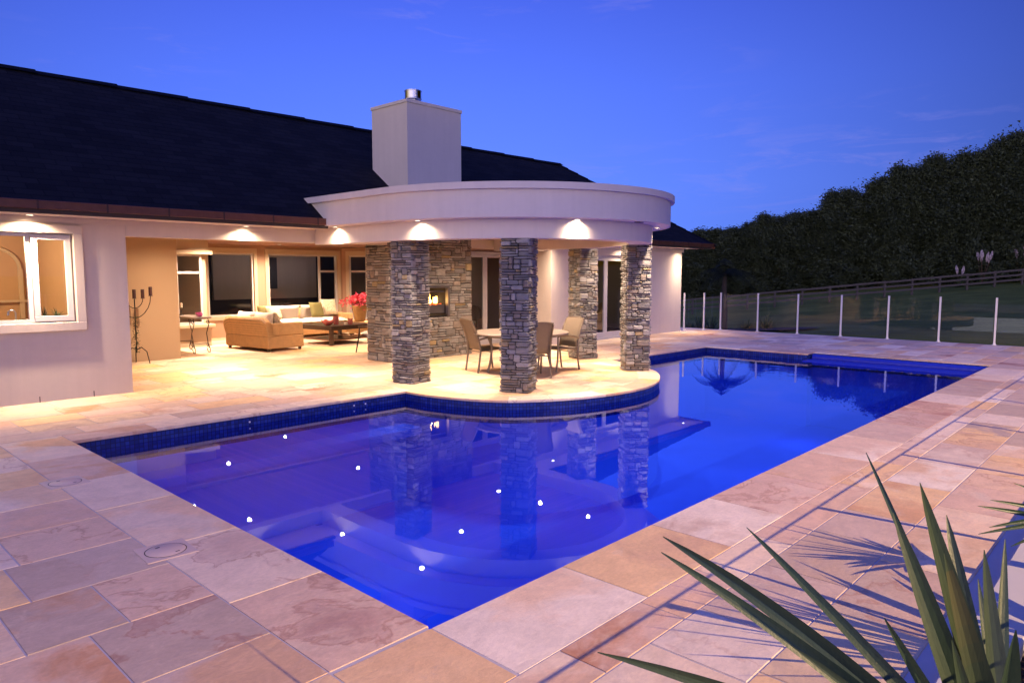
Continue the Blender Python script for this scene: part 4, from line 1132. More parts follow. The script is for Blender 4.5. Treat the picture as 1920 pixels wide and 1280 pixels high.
def wicker_sofa(o, L, D, hb, ha):
    """local: back at -X side, faces +X, length along Y centred"""
    b = MB(); b.box(0, D, -L / 2, L / 2, .07, .36, b=.02); b.build('base', M['wicker'], o)
    b = MB(); n = 14      # back with a softly rolled top
    prof = [(0.01, .36), (-.03, .6), (-.05, hb - .04), (-.035, hb), (.03, hb + .01), (.09, hb - .02), (.13, hb - .1), (.16, .36)]
    k = len(prof); vs = []
    for i in range(n + 1):
        y = -L / 2 + L * i / n; e = min(i, n - i) / n; dr = .0 if e > .12 else (hb - ha) * .75 * (1 - e / .12) ** 2
        for (x, z_) in prof: vs.append((x, y, z_ - (dr if z_ > .5 else 0)))
    fs = [(i * k + j, (i + 1) * k + j, (i + 1) * k + j + 1, i * k + j + 1) for i in range(n) for j in range(k - 1)] + [tuple(range(k)), tuple(range(n * k, n * k + k))[::-1]]
    b.mesh(vs, fs); b.build('backrest', M['wicker'], o, smooth='auto')
    for s in (-1, 1):
        b = MB(); b.box(.02, D - .01, min(s * L / 2, s * (L / 2 - .16)), max(s * L / 2, s * (L / 2 - .16)), .361, ha, b=.025); b.build('armrest', M['wicker'], o)
    for sx in (.07, D - .08):
        for s in (-1, 1):
            b = MB(); b.box(sx - .03, sx + .03, s * (L / 2 - .07) - .03, s * (L / 2 - .07) + .03, 0, .0695, b=.004); b.build('leg', M['darkwood'], o)
    w2 = (L - .34) / 2
    for s in (-1, 1):
        b = MB(); cushion(b, .16 + (D - .18) / 2, s * w2 / 2, .44, D - .16, w2 - .01, .17, puff=.22); b.build('seat_cushion', M['cushion'], o, smooth=True)
        b = MB(); cushion(b, .24, s * w2 / 2, .68, .46, w2 - .02, .18, ry=R(-78), puff=.3); b.build('back_cushion', M['cushion'], o, smooth=True)
s1 = thing('wicker_sofa', (8.02, 16.28, .002), 'golden wicker sofa seen from behind, beside the dark coffee table', 'sofa', R(6), 'wicker sofas in the loggia')
wicker_sofa(s1, 1.78, 1.0, .80, .66)
s2 = thing('wicker_sofa', (11.1, 19.35, .002), 'wicker sofa with cream cushions against the rear windows', 'sofa', R(-90), 'wicker sofas in the loggia')
wicker_sofa(s2, 2.7, 1.05, .80, .64)
def pillow(x, y, z_, rz, rx, mat, label, s=.46):
    o = thing('pillow', (x, y, z_), label, 'pillow', rz)
    b = MB(); cushion(b, 0, 0, 0, s, s, .16, rx=rx, puff=.45); b.build('pillow_cover', mat, o, smooth=True); return o
pillow(11.55, 18.90, .76, R(8), R(72), M['olive'], 'olive green pillow on the cream-cushioned sofa')
pillow(12.05, 19.02, .82, R(-6), R(70), M['pattern'], 'cream patterned pillow behind the olive one, at the end of the far sofa', .50)
pillow(10.18, 18.90, .70, R(10), R(66), M['pattern'], 'patterned pillow leaning on the near end of the cream-cushioned sofa', .46)
pillow(9.98, 19.05, .72, R(-14), R(70), M['olive'], 'dark olive pillow half hidden behind a patterned one', .42)
pillow(8.52, 15.86, .70, R(96), R(64), M['pattern'], 'patterned pillow lying on the seat of the wicker sofa seen from behind', .46)

ct = thing('coffee_table', (10.55, 16.35, .002), 'low dark wood coffee table with a lower shelf', 'coffee table', R(7))
b = MB(); b.box(-.70, .70, -.66, .66, .455, .50, b=.006); b.build('tabletop', M['darkwood'], ct)
b = MB(); 
for s in (-1, 1): b.box(-.66, .66, s * .63 - .012, s * .63 + .012, .385, .454); b.box(s * .67 - .012, s * .67 + .012, -.615, .615, .386, .454)
b.build('apron', M['darkwood'], ct)
b = MB(); b.box(-.64, .64, -.60, .60, .115, .145, b=.004); b.build('shelf', M['brownwood'], ct)
for sx in (-1, 1):
    for sy in (-1, 1):
        b = MB(); b.box(sx * .655 - .045, sx * .655 + .045, sy * .615 - .045, sy * .615 + .045, 0, .454, b=.005); b.build('leg', M['darkwood'], ct)
# glassware on the coffee table
bw = thing('glass_bowl', (10.05, 15.92, .503), 'rose glass bowl with a wavy rim at the near corner of the coffee table', 'bowl')
b = MB(); nn = 28; vs = []
for (r_, h_) in ((.05, 0), (.10, .02), (.145, .07), (.165, .13)):
    for k in range(nn):
        a = 2 * pi * k / nn; wv = 1 + (.10 * sin(a * 5) if h_ > .1 else 0); vs.append((r_ * cos(a) * wv, r_ * sin(a) * wv, h_ + (.022 * sin(a * 5 + 1) if h_ > .1 else 0)))
b.mesh(vs, [(i * nn + k, i * nn + (k + 1) % nn, (i + 1) * nn + (k + 1) % nn, (i + 1) * nn + k) for i in range(3) for k in range(nn)] + [tuple(range(nn))[::-1]])
o_ = b.build('bowl_body', M['red_glass'], bw, smooth=True); md = o_.modifiers.new('s', 'SOLIDIFY'); md.thickness = .008
def cup(x, y, z_, r_, h_, mat, label, lit=False):
    o = thing('candle_glass', (x, y, z_), label, 'candle glass')
    b = MB(); b.lathe([(0, .0), (r_ * .8, 0), (r_, h_ * .3), (r_, h_), (r_ - .006, h_), (r_ - .006, h_ * .3), (0, .012)], 20); b.build('glass_cup', mat, o, smooth='auto')
    b = MB(); b.lathe([(r_ * .7, .013), (r_ * .7, h_ * .55), (0, h_ * .56)], 16); cn = b.build('candle', M['candle_white'], o, smooth='auto')
    if lit:
        b = MB(); b.lathe([(.002, h_ * .58), (.009, h_ * .66), (.006, h_ * .78), (0, h_ * .92)], 8); b.build('flame', M['flame_small'], o, smooth=True)
cup(10.40, 16.10, .503, .075, .22, M['red_glass'], 'tall rose glass candle holder behind the wavy bowl')
cup(10.52, 15.86, .503, .035, .06, M['candle_white'], 'small lit tea light between the rose glasses', True)
cup(10.68, 15.86, .503, .065, .15, M['red_glass'], 'short rose glass candle holder right of the tea light')

sq = thing('wicker_ottoman', (12.35, 17.55, .002), 'square wicker side table carrying the vase of red flowers', 'side table', R(-38))
b = MB(); b.box(-.46, .46, -.46, .46, .10, .45, b=.03); b.build('body', M['wicker'], sq)
b = MB()
for sx in (-1, 1):
    for sy in (-1, 1): b.box(sx * .4 - .03, sx * .4 + .03, sy * .4 - .03, sy * .4 + .03, 0, .099)
b.build('foot', M['darkwood'], sq)
vz = thing('flower_vase', (12.08, 17.45, .454), 'amber glazed vase full of red orchid sprays on the wicker side table', 'flower vase')
b = MB(); b.lathe([(0, 0), (.14, 0), (.16, .05), (.19, .22), (.225, .44), (.232, .46), (.215, .46), (.16, .1), (0, .06)], 28); b.build('vase', M['vase'], vz, smooth='auto')
b = MB(); fl_ = MB(); rr = random.Random(8)
for k in range(24):
    a = rr.uniform(0, 2 * pi); rad = rr.uniform(.12, .5); hh = rr.uniform(.22, .42)
    p = [(.05 * cos(a) * t + rad * cos(a) * t * t, .05 * sin(a) * t + rad * sin(a) * t * t, .40 + hh * (1 - (1 - t) ** 2) - .18 * rad * t ** 3 * 2) for t in [i / 6 for i in range(7)]]
    b.tube(p, .005, 5)
    for q in range(34):
        c_ = Vector(p[rr.choice([3, 4, 5, 6, 6])]) + Vector((rr.gauss(0, .05), rr.gauss(0, .05), rr.gauss(0, .045)))
        n1 = Vector((rr.gauss(0, 1), rr.gauss(0, 1), rr.gauss(0, 1))).normalized(); a1 = n1.orthogonal().normalized(); a2 = n1.cross(a1); s_ = rr.uniform(.018, .034)
        cc = rr.random()
        for w_ in range(5):
            th = w_ * 2 * pi / 5; d1 = (a1 * cos(th) + a2 * sin(th)); d2 = (a1 * cos(th + .5) + a2 * sin(th + .5)); d3 = (a1 * cos(th - .5) + a2 * sin(th - .5))
            fl_.face([c_, c_ + d3 * s_ * .7, c_ + d1 * s_ + n1 * s_ * .2, c_ + d2 * s_ * .7], (cc,) * 3)
b.build('stem', M['stem'], vz); fl_.build('blossom', M['flower'], vz)
b = MB()
for k in range(60):
    a = rr.uniform(0, 2 * pi); r_ = rr.uniform(.05, .3); p = Vector((r_ * cos(a), r_ * sin(a), rr.uniform(.45, .62))); d_ = Vector((cos(a), sin(a), rr.uniform(-.3, .6))).normalized(); s_ = d_.cross(Vector((0, 0, 1))).normalized() * .02
    b.face([p, p + d_ * .06 + s_, p + d_ * .13, p + d_ * .06 - s_])
b.build('leaf', M['leafdark'], vz)

# dark lounge chair half hidden behind the fireplace
lc = thing('lounge_chair', (9.92, 13.62, .002), 'dark timber lounge chair mostly hidden behind the stone fireplace', 'lounge chair', R(100))
for sx in (-1, 1):
    for sy in (-1, 1):
        b = MB(); b.tube([(sx * .30 * 1.12, sy * .30 * 1.25, 0), (sx * .29, sy * .31, .42)] + ([(sx * .27, sy * .32, .60)] if sx > 0 else [(-.36, sy * .30, .80)]), [.014, .02, .018], 8)
        b.build('leg', M['darkwood'], lc)
b = MB(); b.box(-.29, .30, -.29, .29, .34, .38, b=.006)
for s in (-1, 1): b.box(-.30, .30, s * .32 - .03, s * .32 + .03, .60, .625, b=.005)
b.build('seat_frame', M['darkwood'], lc)
b = MB(); cushion(b, .02, 0, .44, .56, .56, .12, puff=.25); b.build('seat_cushion', M['cushion'], lc, smooth=True)
b = MB(); cushion(b, -.30, 0, .66, .46, .54, .12, ry=R(-74), puff=.3); b.build('back_cushion', M['cushion'], lc, smooth=True)

# iron candelabra wound with ivy
cb = thing('candelabra', (5.27, 15.42, .002), 'tall wrought iron candelabra wound with ivy against the tan wall', 'candelabra', R(-10))
b = MB(); b.tube([(0, 0, .22), (0, 0, 1.30)], .011, 8)
for k in range(3):
    a = -.6 + k * 2.1
    b.tube([(0, 0, .28), (.10 * cos(a), .10 * sin(a), .33), (.20 * cos(a), .20 * sin(a), .24), (.25 * cos(a), .25 * sin(a), 0)], .010, 8)
b.build('stand', M['iron'], cb, smooth='auto')
tops = []
b = MB()
for (dx_, dy, z0, z1) in ((.15, -.02, 1.12, 1.31), (.29, -.05, .92, 1.36), (-.15, .02, 1.12, 1.31), (-.28, .05, .92, 1.30), (0, 0, 1.12, 1.31)):
    p = [(0, 0, z0)] + [(dx_ * sin(t * pi / 2), dy * sin(t * pi / 2), z0 + (z1 - z0) * (1 - cos(t * pi / 2)) ** .9) for t in (.2, .4, .6, .8, 1)] if dx_ else [(0, 0, z0), (0, 0, z1)]
    b.tube(p, .008, 7); b.lathe([(.0, z1), (.045, z1 + .004), (.045, z1 + .01), (0, z1 + .012)], 14, (dx_, dy, 0)); tops.append((dx_, dy, z1 + .013))
b.build('arm', M['iron'], cb, smooth='auto')
for (x, y, z_) in tops:
    b = MB(); b.lathe([(.034, 0), (.034, .17), (.028, .178), (0, .172)], 16, (x, y, z_)); b.build('candle', M['candle_dark'], cb, smooth='auto')
b = MB(); rr = random.Random(3)
for k in range(260):
    z_ = rr.uniform(.22, .98); a = rr.uniform(0, 2 * pi); r_ = abs(rr.gauss(.02, .022)) + .012
    p = Vector((r_ * cos(a), r_ * sin(a), z_)); d_ = Vector((cos(a), sin(a), rr.uniform(-.9, .5))).normalized(); s_ = d_.cross(Vector((.1, .2, 1))).normalized() * .012; L_ = rr.uniform(.025, .05)
    b.face([p, p + d_ * L_ * .5 + s_, p + d_ * L_, p + d_ * L_ * .5 - s_])
b.tube([(.02 * cos(t), .02 * sin(t), .22 + t * .0315) for t in [i * .5 for i in range(48)]], .003, 4)
b.build('ivy', M['leafdark'], cb)

# scrolled iron console table
cs = thing('console_table', (6.98, 16.85, .002), 'console table with scrolled iron legs at the end of the tan wall', 'console table', R(90))
b = MB(); b.box(-.62, .62, -.21, .21, .80, .835, b=.008); b.build('tabletop', M['tabletop'], cs)
def spiral(cx, cz, r0, turns, a0, sgn, y):
    n_ = 26; return [(cx + r0 * (1 - i / n_ * .8) * cos(a0 + sgn * 2 * pi * turns * i / n_), y, cz + r0 * (1 - i / n_ * .8) * sin(a0 + sgn * 2 * pi * turns * i / n_)) for i in range(n_ + 1)]
for sx in (-1, 1):
    b = MB()
    for y in (-.17, .17):
        # S-curve in the local YZ-like plane, drawn along X at each end
        p = [(sx * .50, y, .79), (sx * .56, y, .70), (sx * .50, y, .60), (sx * .40, y, .45), (sx * .47, y, .22), (sx * .57, y, .10), (sx * .55, y, .015), (sx * .46, y, .012), (sx * .41, y, .10)]
        b.tube(p, .011, 8); b.tube(spiral(sx * .45, .17, .075, 1.3, R(230), sx, y), .008, 6); b.tube(spiral(sx * .46, .70, .06, 1.2, 0, -sx, y), .008, 6)
    b.tube([(sx * .5, -.17, .79), (sx * .5, .17, .79)], .01, 6); b.tube([(sx * .47, -.17, .22), (sx * .47, .17, .22)], .008, 6)
    b.build('leg', M['iron'], cs, smooth='auto')
for (x, y, lb) in ((7.0, 16.42, 'small pink glass bowl at the front of the console table'), (7.06, 16.58, 'small pink glass bowl in the middle of the pair on the console'), (7.10, 16.74, 'small pink glass bowl farthest back of those on the console')):
    o = thing('pink_bowl', (x, y, .838), lb, 'bowl', 0, 'pink glass bowls on the console table')
    b = MB(); b.lathe([(0, 0), (.03, 0), (.06, .03), (.066, .065), (.055, .085), (.048, .085), (.055, .03), (0, .01)], 20); b.build('bowl_body', M['pink_glass'], o, smooth='auto')
o = thing('pillar_candle', (6.92, 17.25, .838), 'ivory candle in a dark holder at the wall end of the console table', 'candle')
b = MB(); b.lathe([(.05, 0), (.05, .01), (.012, .03), (.012, .16), (.035, .18), (0, .182)], 16); b.build('holder', M['iron'], o, smooth='auto')
b = MB(); b.lathe([(.028, .183), (.028, .30), (0, .302)], 16); b.build('candle', M['candle_white'], o, smooth='auto')

# things behind the glass: kitchen tap, sill plants, armchairs
tp = thing('kitchen_tap', (2.55, 12.12, .986), 'chrome kitchen tap behind the left window', 'tap')
b = MB(); b.lathe([(.025, 0), (.025, .02), (.014, .03)], 14); b.tube([(0, 0, .02), (0, 0, .27), (-.015, -.0, .30), (-.05, 0, .31), (-.085, 0, .29), (-.09, 0, .24)], [.013, .013, .013, .013, .013, .015], 10)
b.build('spout', M['steel'], tp, smooth='auto')
def blades(b, n, L0, L1, w_, seed, spread=1.0, up=.6, droop=.5, base=.03, tone=(0, .2), seg=5):
    r2 = random.Random(seed)
    for k in range(n):
        a = r2.uniform(0, 2 * pi); el = r2.uniform(up * .5, 1.35) if r2.random() < .6 else r2.uniform(.25, up)
        L_ = r2.uniform(L0, L1); d_ = Vector((cos(a) * cos(el) * spread, sin(a) * cos(el) * spread, sin(el))).normalized(); s_ = Vector((-sin(a), cos(a), 0))
        p0 = Vector((base * cos(a), base * sin(a), 0)); pts = []
        tn = r2.uniform(*tone)
        for i in range(seg + 1):
            t = i / seg; c_ = p0 + d_ * L_ * t + Vector((cos(a) * .15, sin(a) * .15, -1)) * droop * L_ * t * t * cos(el) * .6; ww = w_ * (1 - t) ** .6 * (.55 + .9 * min(t * 3, .5))
            pts.append((c_ - s_ * ww, c_ + Vector((0, 0, -ww * .35)), c_ + s_ * ww))
        for i in range(seg):
            A, B = pts[i], pts[i + 1]
            b.face([A[0], A[1], B[1], B[0]], (tn,) * 3); b.face([A[1], A[2], B[2], B[1]], (tn,) * 3)
for (x, lb, sd) in ((2.84, 'spiky aloe on the kitchen sill, left of the pair', 1), (3.0, 'spiky aloe on the kitchen sill, right of the pair', 2)):
    o = thing('sill_plant', (x, 11.865, 1.20), lb, 'pot plant', 0, 'aloes on the kitchen sill')
    b = MB(); blades(b, 22, .10, .19, .010, sd, base=.01, droop=.3); b.build('leaves', M['leafdark'], o)
    b = MB(); b.lathe([(0, -.052), (.04, -.052), (.05, .0), (0, .0)], 14); b.build('pot', M['candle_white'], o)
def armchair(x, y, rz, mat, label):
    o = thing('armchair', (x, y, .006), label, 'armchair', rz)
    b = MB(); b.box(-.36, .40, -.38, .38, .10, .40, b=.03); b.build('base', mat, o)
    b = MB(); vs = []; n_ = 20
    for i in range(n_ + 1):
        a = R(62) + R(236) * i / n_; hh = .60 + .34 * max(0, cos(a - pi)) ** 1.5
        for (rr_, zz_) in ((.42, .38), (.46, hh), (.36, hh + .01), (.34, .38)): vs.append((rr_ * cos(a) * 1.02, rr_ * sin(a), zz_))
    b.mesh(vs, [(i * 4 + j, (i + 1) * 4 + j, (i + 1) * 4 + (j + 1) % 4, i * 4 + (j + 1) % 4) for i in range(n_) for j in range(4)] + [(0, 1, 2, 3), (n_ * 4 + 3, n_ * 4 + 2, n_ * 4 + 1, n_ * 4)])
    b.build('backrest', mat, o, smooth='auto')
    b = MB(); cushion(b, .04, 0, .45, .62, .60, .16, puff=.25); b.build('seat_cushion', M['cushion'], o, smooth=True)
    b = MB()
    for sx in (-.3, .34):
        for sy in (-.32, .32): b.box(sx - .025, sx + .025, sy - .025, sy + .025, 0, .099)
    b.build('foot', M['darkwood'], o)
armchair(17.75, 13.3, R(150), M['wicker'], 'wicker armchair seen through the french doors')
M['leather'] = simple('brown_leather', (.12, .05, .03), .45, var=.2)
armchair(13.35, 14.2, R(200), M['leather'], 'brown armchair seen through the door beside the fireplace')

# ------------------------------------------------------------------ flax in the foreground bed
def strap(b, p0, p1, w0, bow, tone=.05, seg=14, twist=0.0, brown=False):
    p0, p1 = Vector(p0), Vector(p1); d_ = p1 - p0
    side = d_.cross(Vector((-FH[0], -FH[1], .25))).normalized()
    nrm = side.cross(d_.normalized())
    pts = []
    for i in range(seg + 1):
        t = i / seg; c_ = p0.lerp(p1, t) + Vector((0, 0, 1)) * bow * 4 * t * (1 - t)
        ww = w0 * (.62 + .38 * min(1, t * 3)) * (1 - t ** 2.2) ** .8 + .0012
        a = twist * t; s_ = side * cos(a) + nrm * sin(a); n_ = nrm * cos(a) - side * sin(a)
        pts.append((c_ - s_ * ww, c_ - s_ * ww * .5 - n_ * ww * .22, c_ - n_ * ww * .34, c_ + s_ * ww * .5 - n_ * ww * .22, c_ + s_ * ww))
    for i in range(seg):
        tn = tone if not brown else tone + .45 * max(0, min(1, (i / seg - .4) * 3)) * (1 if i < seg * .9 else .3)
        A, B = pts[i], pts[i + 1]
        for j in range(4): b.face([A[j], A[j + 1], B[j + 1], B[j]], (min(1, tn),) * 3)
rr = random.Random(21)
fx_ = thing('flax_plant', (2.15, .16, .03), 'large flax plant with long sword leaves in the bottom right corner', 'flax plant')
b = MB()
BASE = (1.93, .212, .52)
LV = [((1.668, .999, 1.084), .020, .05), ((1.535, .923, 1.099), .017, .03), ((2.018, .920, 1.037), .015, .02), ((1.798, .3546, 1.176), .024, .02), ((2.474, .727, 1.218), .010, .02),
      ((1.934, .498, 1.203), .026, .0), ((1.808, .413, 1.324), .027, .0), ((2.200, .434, 1.145), .022, .01), ((1.222, .890, .972), .018, .04), ((2.035, .317, 1.126), .022, .0),
      ((2.435, .330, 1.039), .016, .0), ((1.893, .907, .927), .020, .03), ((1.728, .206, 1.075), .026, .0), ((1.80, .33, .98), .018, .0), ((1.72, .45, 1.02), .014, .0), ((2.25, .36, .97), .016, .0), ((1.62, .62, .93), .014, .02)]
for k, (tp_, w_, bow) in enumerate(LV):
    d_ = Vector(tp_) - Vector(BASE)
    p0 = Vector((2.15, .16, .05)) + Vector((rr.uniform(-.08, .08), rr.uniform(-.06, .06), 0))
    mid = Vector(BASE) + Vector((rr.uniform(-.03, .03), rr.uniform(-.03, .03), 0))
    # two-part leaf: sheath from the crown, then the free blade
    w_ *= 1.45 if tp_[1] > .6 else 1.5
    strap(b, mid - (Vector(tp_) - mid).normalized() * .02, tp_, w_, bow, rr.uniform(0, .12), twist=rr.uniform(-.3, .3), brown=(k == 3))
    strap(b, p0, mid + (Vector(tp_) - mid).normalized() * .05, w_ * 1.05, 0, .25, seg=4)
for k in range(26):      # leaves outside the picture that throw shadows
    a = rr.uniform(-2.6, 1.9); el = rr.uniform(.5, 1.2); L_ = rr.uniform(.6, 1.0)
    p0 = Vector((2.45, .05, .05)) + Vector((rr.uniform(-.1, .4), rr.uniform(-.1, .08), 0))
    p1 = p0 + Vector((cos(a) * cos(el), sin(a) * cos(el) * .6 - .25, sin(el))) * L_
    fd = p1.x * FH[0] + p1.y * FH[1]; ld = p1.x * RT[0] + p1.y * RT[1]
    if fd > 0 and ld < fd * .80: continue
    strap(b, p0, p1, rr.uniform(.015, .024), .05, rr.uniform(0, .3), seg=8)
b.build('leaves', M['flax'], fx_, world=True)
fx3 = thing('flax_plant', (3.98, .0, .03), 'flax plant beyond the right edge that throws spiky shadows over the paving', 'flax plant')
b = MB()
for k in range(44):
    a = rr.uniform(-3.1, 3.1); el = rr.uniform(.45, 1.35); L_ = rr.uniform(.75, 1.15); p0 = Vector((3.98, .0, .05)) + Vector((rr.uniform(-.08, .08), rr.uniform(-.06, .06), 0))
    p1 = p0 + Vector((cos(a) * cos(el), sin(a) * cos(el), sin(el))) * L_
    p1.y = min(p1.y, .22); p1.x = max(p1.x, 3.35)
    strap(b, p0, p1, rr.uniform(.018, .028), .04, rr.uniform(0, .2), seg=8)
b.build('leaves', M['flax'], fx3, world=True)
fx2 = thing('flax_plant', (5.05, .28, .03), 'darker spiky flax at the right edge, beside the kerb', 'flax plant')
b = MB()
for (p, w_) in (((4.681, .715, .541), .016), ((4.633, .765, .507), .017), ((4.684, .712, .384), .018), ((4.642, .756, .344), .015), ((4.771, .619, .272), .017), ((4.765, .625, .639), .010)):
    strap(b, (5.08, .29, .42 + rr.uniform(-.05, .05)), p, w_, .01, .0, twist=rr.uniform(-.2, .2))
for k in range(24):
    a = rr.uniform(-3.1, 3.1); el = rr.uniform(.3, 1.2); L_ = rr.uniform(.4, .6); p0 = Vector((5.08, .29, .40))
    p1 = p0 + Vector((cos(a) * cos(el), sin(a) * cos(el), sin(el))) * L_
    if p1.y > .42: p1.y = .42 - rr.uniform(0, .3)
    strap(b, p0, p1, .016, .02, rr.uniform(0, .2), seg=8)
b.tube([(5.05, .28, .0), (5.08, .29, .42)], [.06, .045], 10, c=(.9, .9, .9))
b.build('leaves', M['flax'], fx2, world=True)

# ------------------------------------------------------------------ planting, paddock fence and trees beyond the glass
def PD(px, D):
    l_ = (px - 960) / 1336 * D; x = FH[0] * D + RT[0] * l_; y = FH[1] * D + RT[1] * l_; return x, y, ground_z(x, y)
gardens = [(1334, 28, .95, 'young yucca in the bed behind the corner of the glass fence', 1), (1402, 28.5, .62, 'low yucca right of the corner fence post', 2),
           (1294, 27, .55, 'small pale-leaved yucca close to the house corner', 3), (1312, 30, .8, 'dark yucca between the first fence posts', 4), (1436, 29, .8, 'thin yellowish yucca behind the fourth glass panel', 5)]
for (px, D, h, lb, sd) in gardens:
    x, y, z_ = PD(px, D); o = thing('yucca', (x, y, z_), lb, 'yucca', 0, 'yuccas beyond the glass fence')
    b = MB(); blades(b, 70, h * .7, h * 1.05, .022, sd, up=.9, droop=.35, base=.04, tone=(0, 1)); b.build('leaves', M['shrub'], o)
    b = MB(); b.tube([(0, 0, -.1), (0, 0, .15)], .05, 8); b.build('stem', M['bark'], o)
b = MB(); x, y, z_ = PD(1345, 28.3)
vs = [(x + cos(a) * 4.2 * (1 + .1 * sin(3 * a)), y + sin(a) * 2.0, 0) for a in [i * pi / 18 for i in range(36)]]
rot = Matrix.Rotation(R(-43), 3, 'Z')
vs = [(x + (rot @ Vector((q[0] - x, q[1] - y, 0))).x, y + (rot @ Vector((q[0] - x, q[1] - y, 0))).y) for q in vs]
b.face([(q[0], q[1], ground_z(q[0], q[1]) + .06) for q in vs])
tag(b.build('mulch', M['ochre_pebble']), 'dark mulched bed under the yuccas beyond the glass fence', 'mulch bed', kind='stuff')
# palm
x, y, z_ = PD(1358, 26); pm = thing('palm_tree', (x, y, z_), 'dark young palm beyond the corner of the glass fence', 'palm tree')
b = MB(); b.tube([(0, 0, -.1), (.03, 0, .8), (0, .03, 1.7), (0, 0, 2.15)], [.13, .10, .085, .07], 10); b.build('trunk', M['bark'], pm, smooth='auto')
b = MB(); r2 = random.Random(31)
for k in range(15):
    a = 2 * pi * k / 15 + r2.uniform(-.15, .15); el = r2.uniform(-.2, 1.4); L_ = r2.uniform(.9, 1.55)
    p = []
    for i in range(13):
        t = i / 12; p.append(Vector((cos(a) * cos(el) * L_ * t, sin(a) * cos(el) * L_ * t, 2.15 + sin(el) * L_ * t - 1.0 * L_ * t * t * (.55 + .3 * cos(el)))))
    b.tube(p, [.014 * (1 - i / 13) + .003 for i in range(13)], 4, (.2,) * 3)
    for i in range(1, 13):
        for q in range(2):
            c_ = p[i - 1].lerp(p[i], q / 2); t = i / 12; tdir = (p[i] - p[i - 1]).normalized(); sd_ = tdir.cross(Vector((0, 0, 1))).normalized()
            for sg in (-1, 1):
                L2 = .40 * sin(pi * min(1, t * .9 + .12)) + .04; dd = (sd_ * sg * .8 + tdir * .5 + Vector((0, 0, -.75))).normalized(); wv = tdir * .012
                tn = r2.random(); b.face([c_ - wv, c_ + wv, c_ + dd * L2], (tn,) * 3)
b.build('crown', M['palmleaf'], pm)

# timber paddock fence
pf = thing('paddock_fence', (*PD(1600, 52)[:2], PD(1600, 52)[2]), 'weathered timber post and rail fence at the foot of the tree belt', 'paddock fence')
px = 1196; posts = []
while px < 2100:
    x, y, z_ = PD(px, 52); posts.append((x, y, z_)); px += 51.2
for i, (x, y, z_) in enumerate(posts):
    b = MB(); b.obox(x, y, z_ + .5, .13, .13, 1.35, R(43), b=.01); b.build('post', M['timber_rail'], pf, world=True)
for h in (.42, .76, 1.10):
    b = MB()
    for i in range(len(posts) - 1):
        a, c = Vector(posts[i]), Vector(posts[i + 1]); m_ = (a + c) / 2; d_ = c - a
        b.obox(m_.x - FH[0] * .09, m_.y - FH[1] * .09, m_.z + h + .012 * ((i * 7) % 3 - 1), d_.length, .04, .13, math.atan2(d_.y, d_.x), 0, -math.atan2(d_.z, math.hypot(d_.x, d_.y)))
    b.build('rail', M['timber_rail'], pf, world=True)

# pampas clumps
for (px, n_, H_, lb, sd) in ((1838, 9, 2.6, 'pampas grass with several pale plumes behind the timber fence', 1), (1797, 2, 1.9, 'two thin pale seed heads standing left of the pampas grass', 2), (1908, 4, 2.9, 'tall thin pampas plumes at the far right of the timber fence', 3)):
    x, y, z_ = PD(px, 55); o = thing('pampas_grass', (x, y, z_), lb, 'pampas grass', 0, 'pampas grass behind the timber fence'); r2 = random.Random(sd)
    b = MB(); blades(b, 90, 1.0, 1.6, .02, sd, droop=.8, base=.15, tone=(.3, 1)); b.build('leaves', M['shrub'], o)
    b = MB(); st_ = MB()
    for k in range(n_):
        a = r2.uniform(0, 2 * pi); ln = r2.uniform(.05, .38); h = H_ * r2.uniform(.8, 1.02); tpv = Vector((cos(a) * ln * h * .8, sin(a) * ln * h * .8, h)); L_ = .62
        st_.tube([(0, 0, .2), tuple(tpv * .5), tuple(tpv * .8)], .012, 4)
        d_ = tpv.normalized()
        for q in range(70):
            t = q / 70; p = tpv * (1 - L_ / h * (1 - t)); rad = .10 * sin(pi * min(1, t * .85 + .1)); aa = r2.uniform(0, 2 * pi)
            e_ = p + Vector((cos(aa) * rad, sin(aa) * rad, r2.uniform(-.02, .10))); b.face([p, e_ + d_.cross(Vector((cos(aa), sin(aa), 0))) * .02, e_ + Vector((0, 0, .09))])
    st_.build('stem', M['stem'], o); b.build('plume', M['plume'], o)

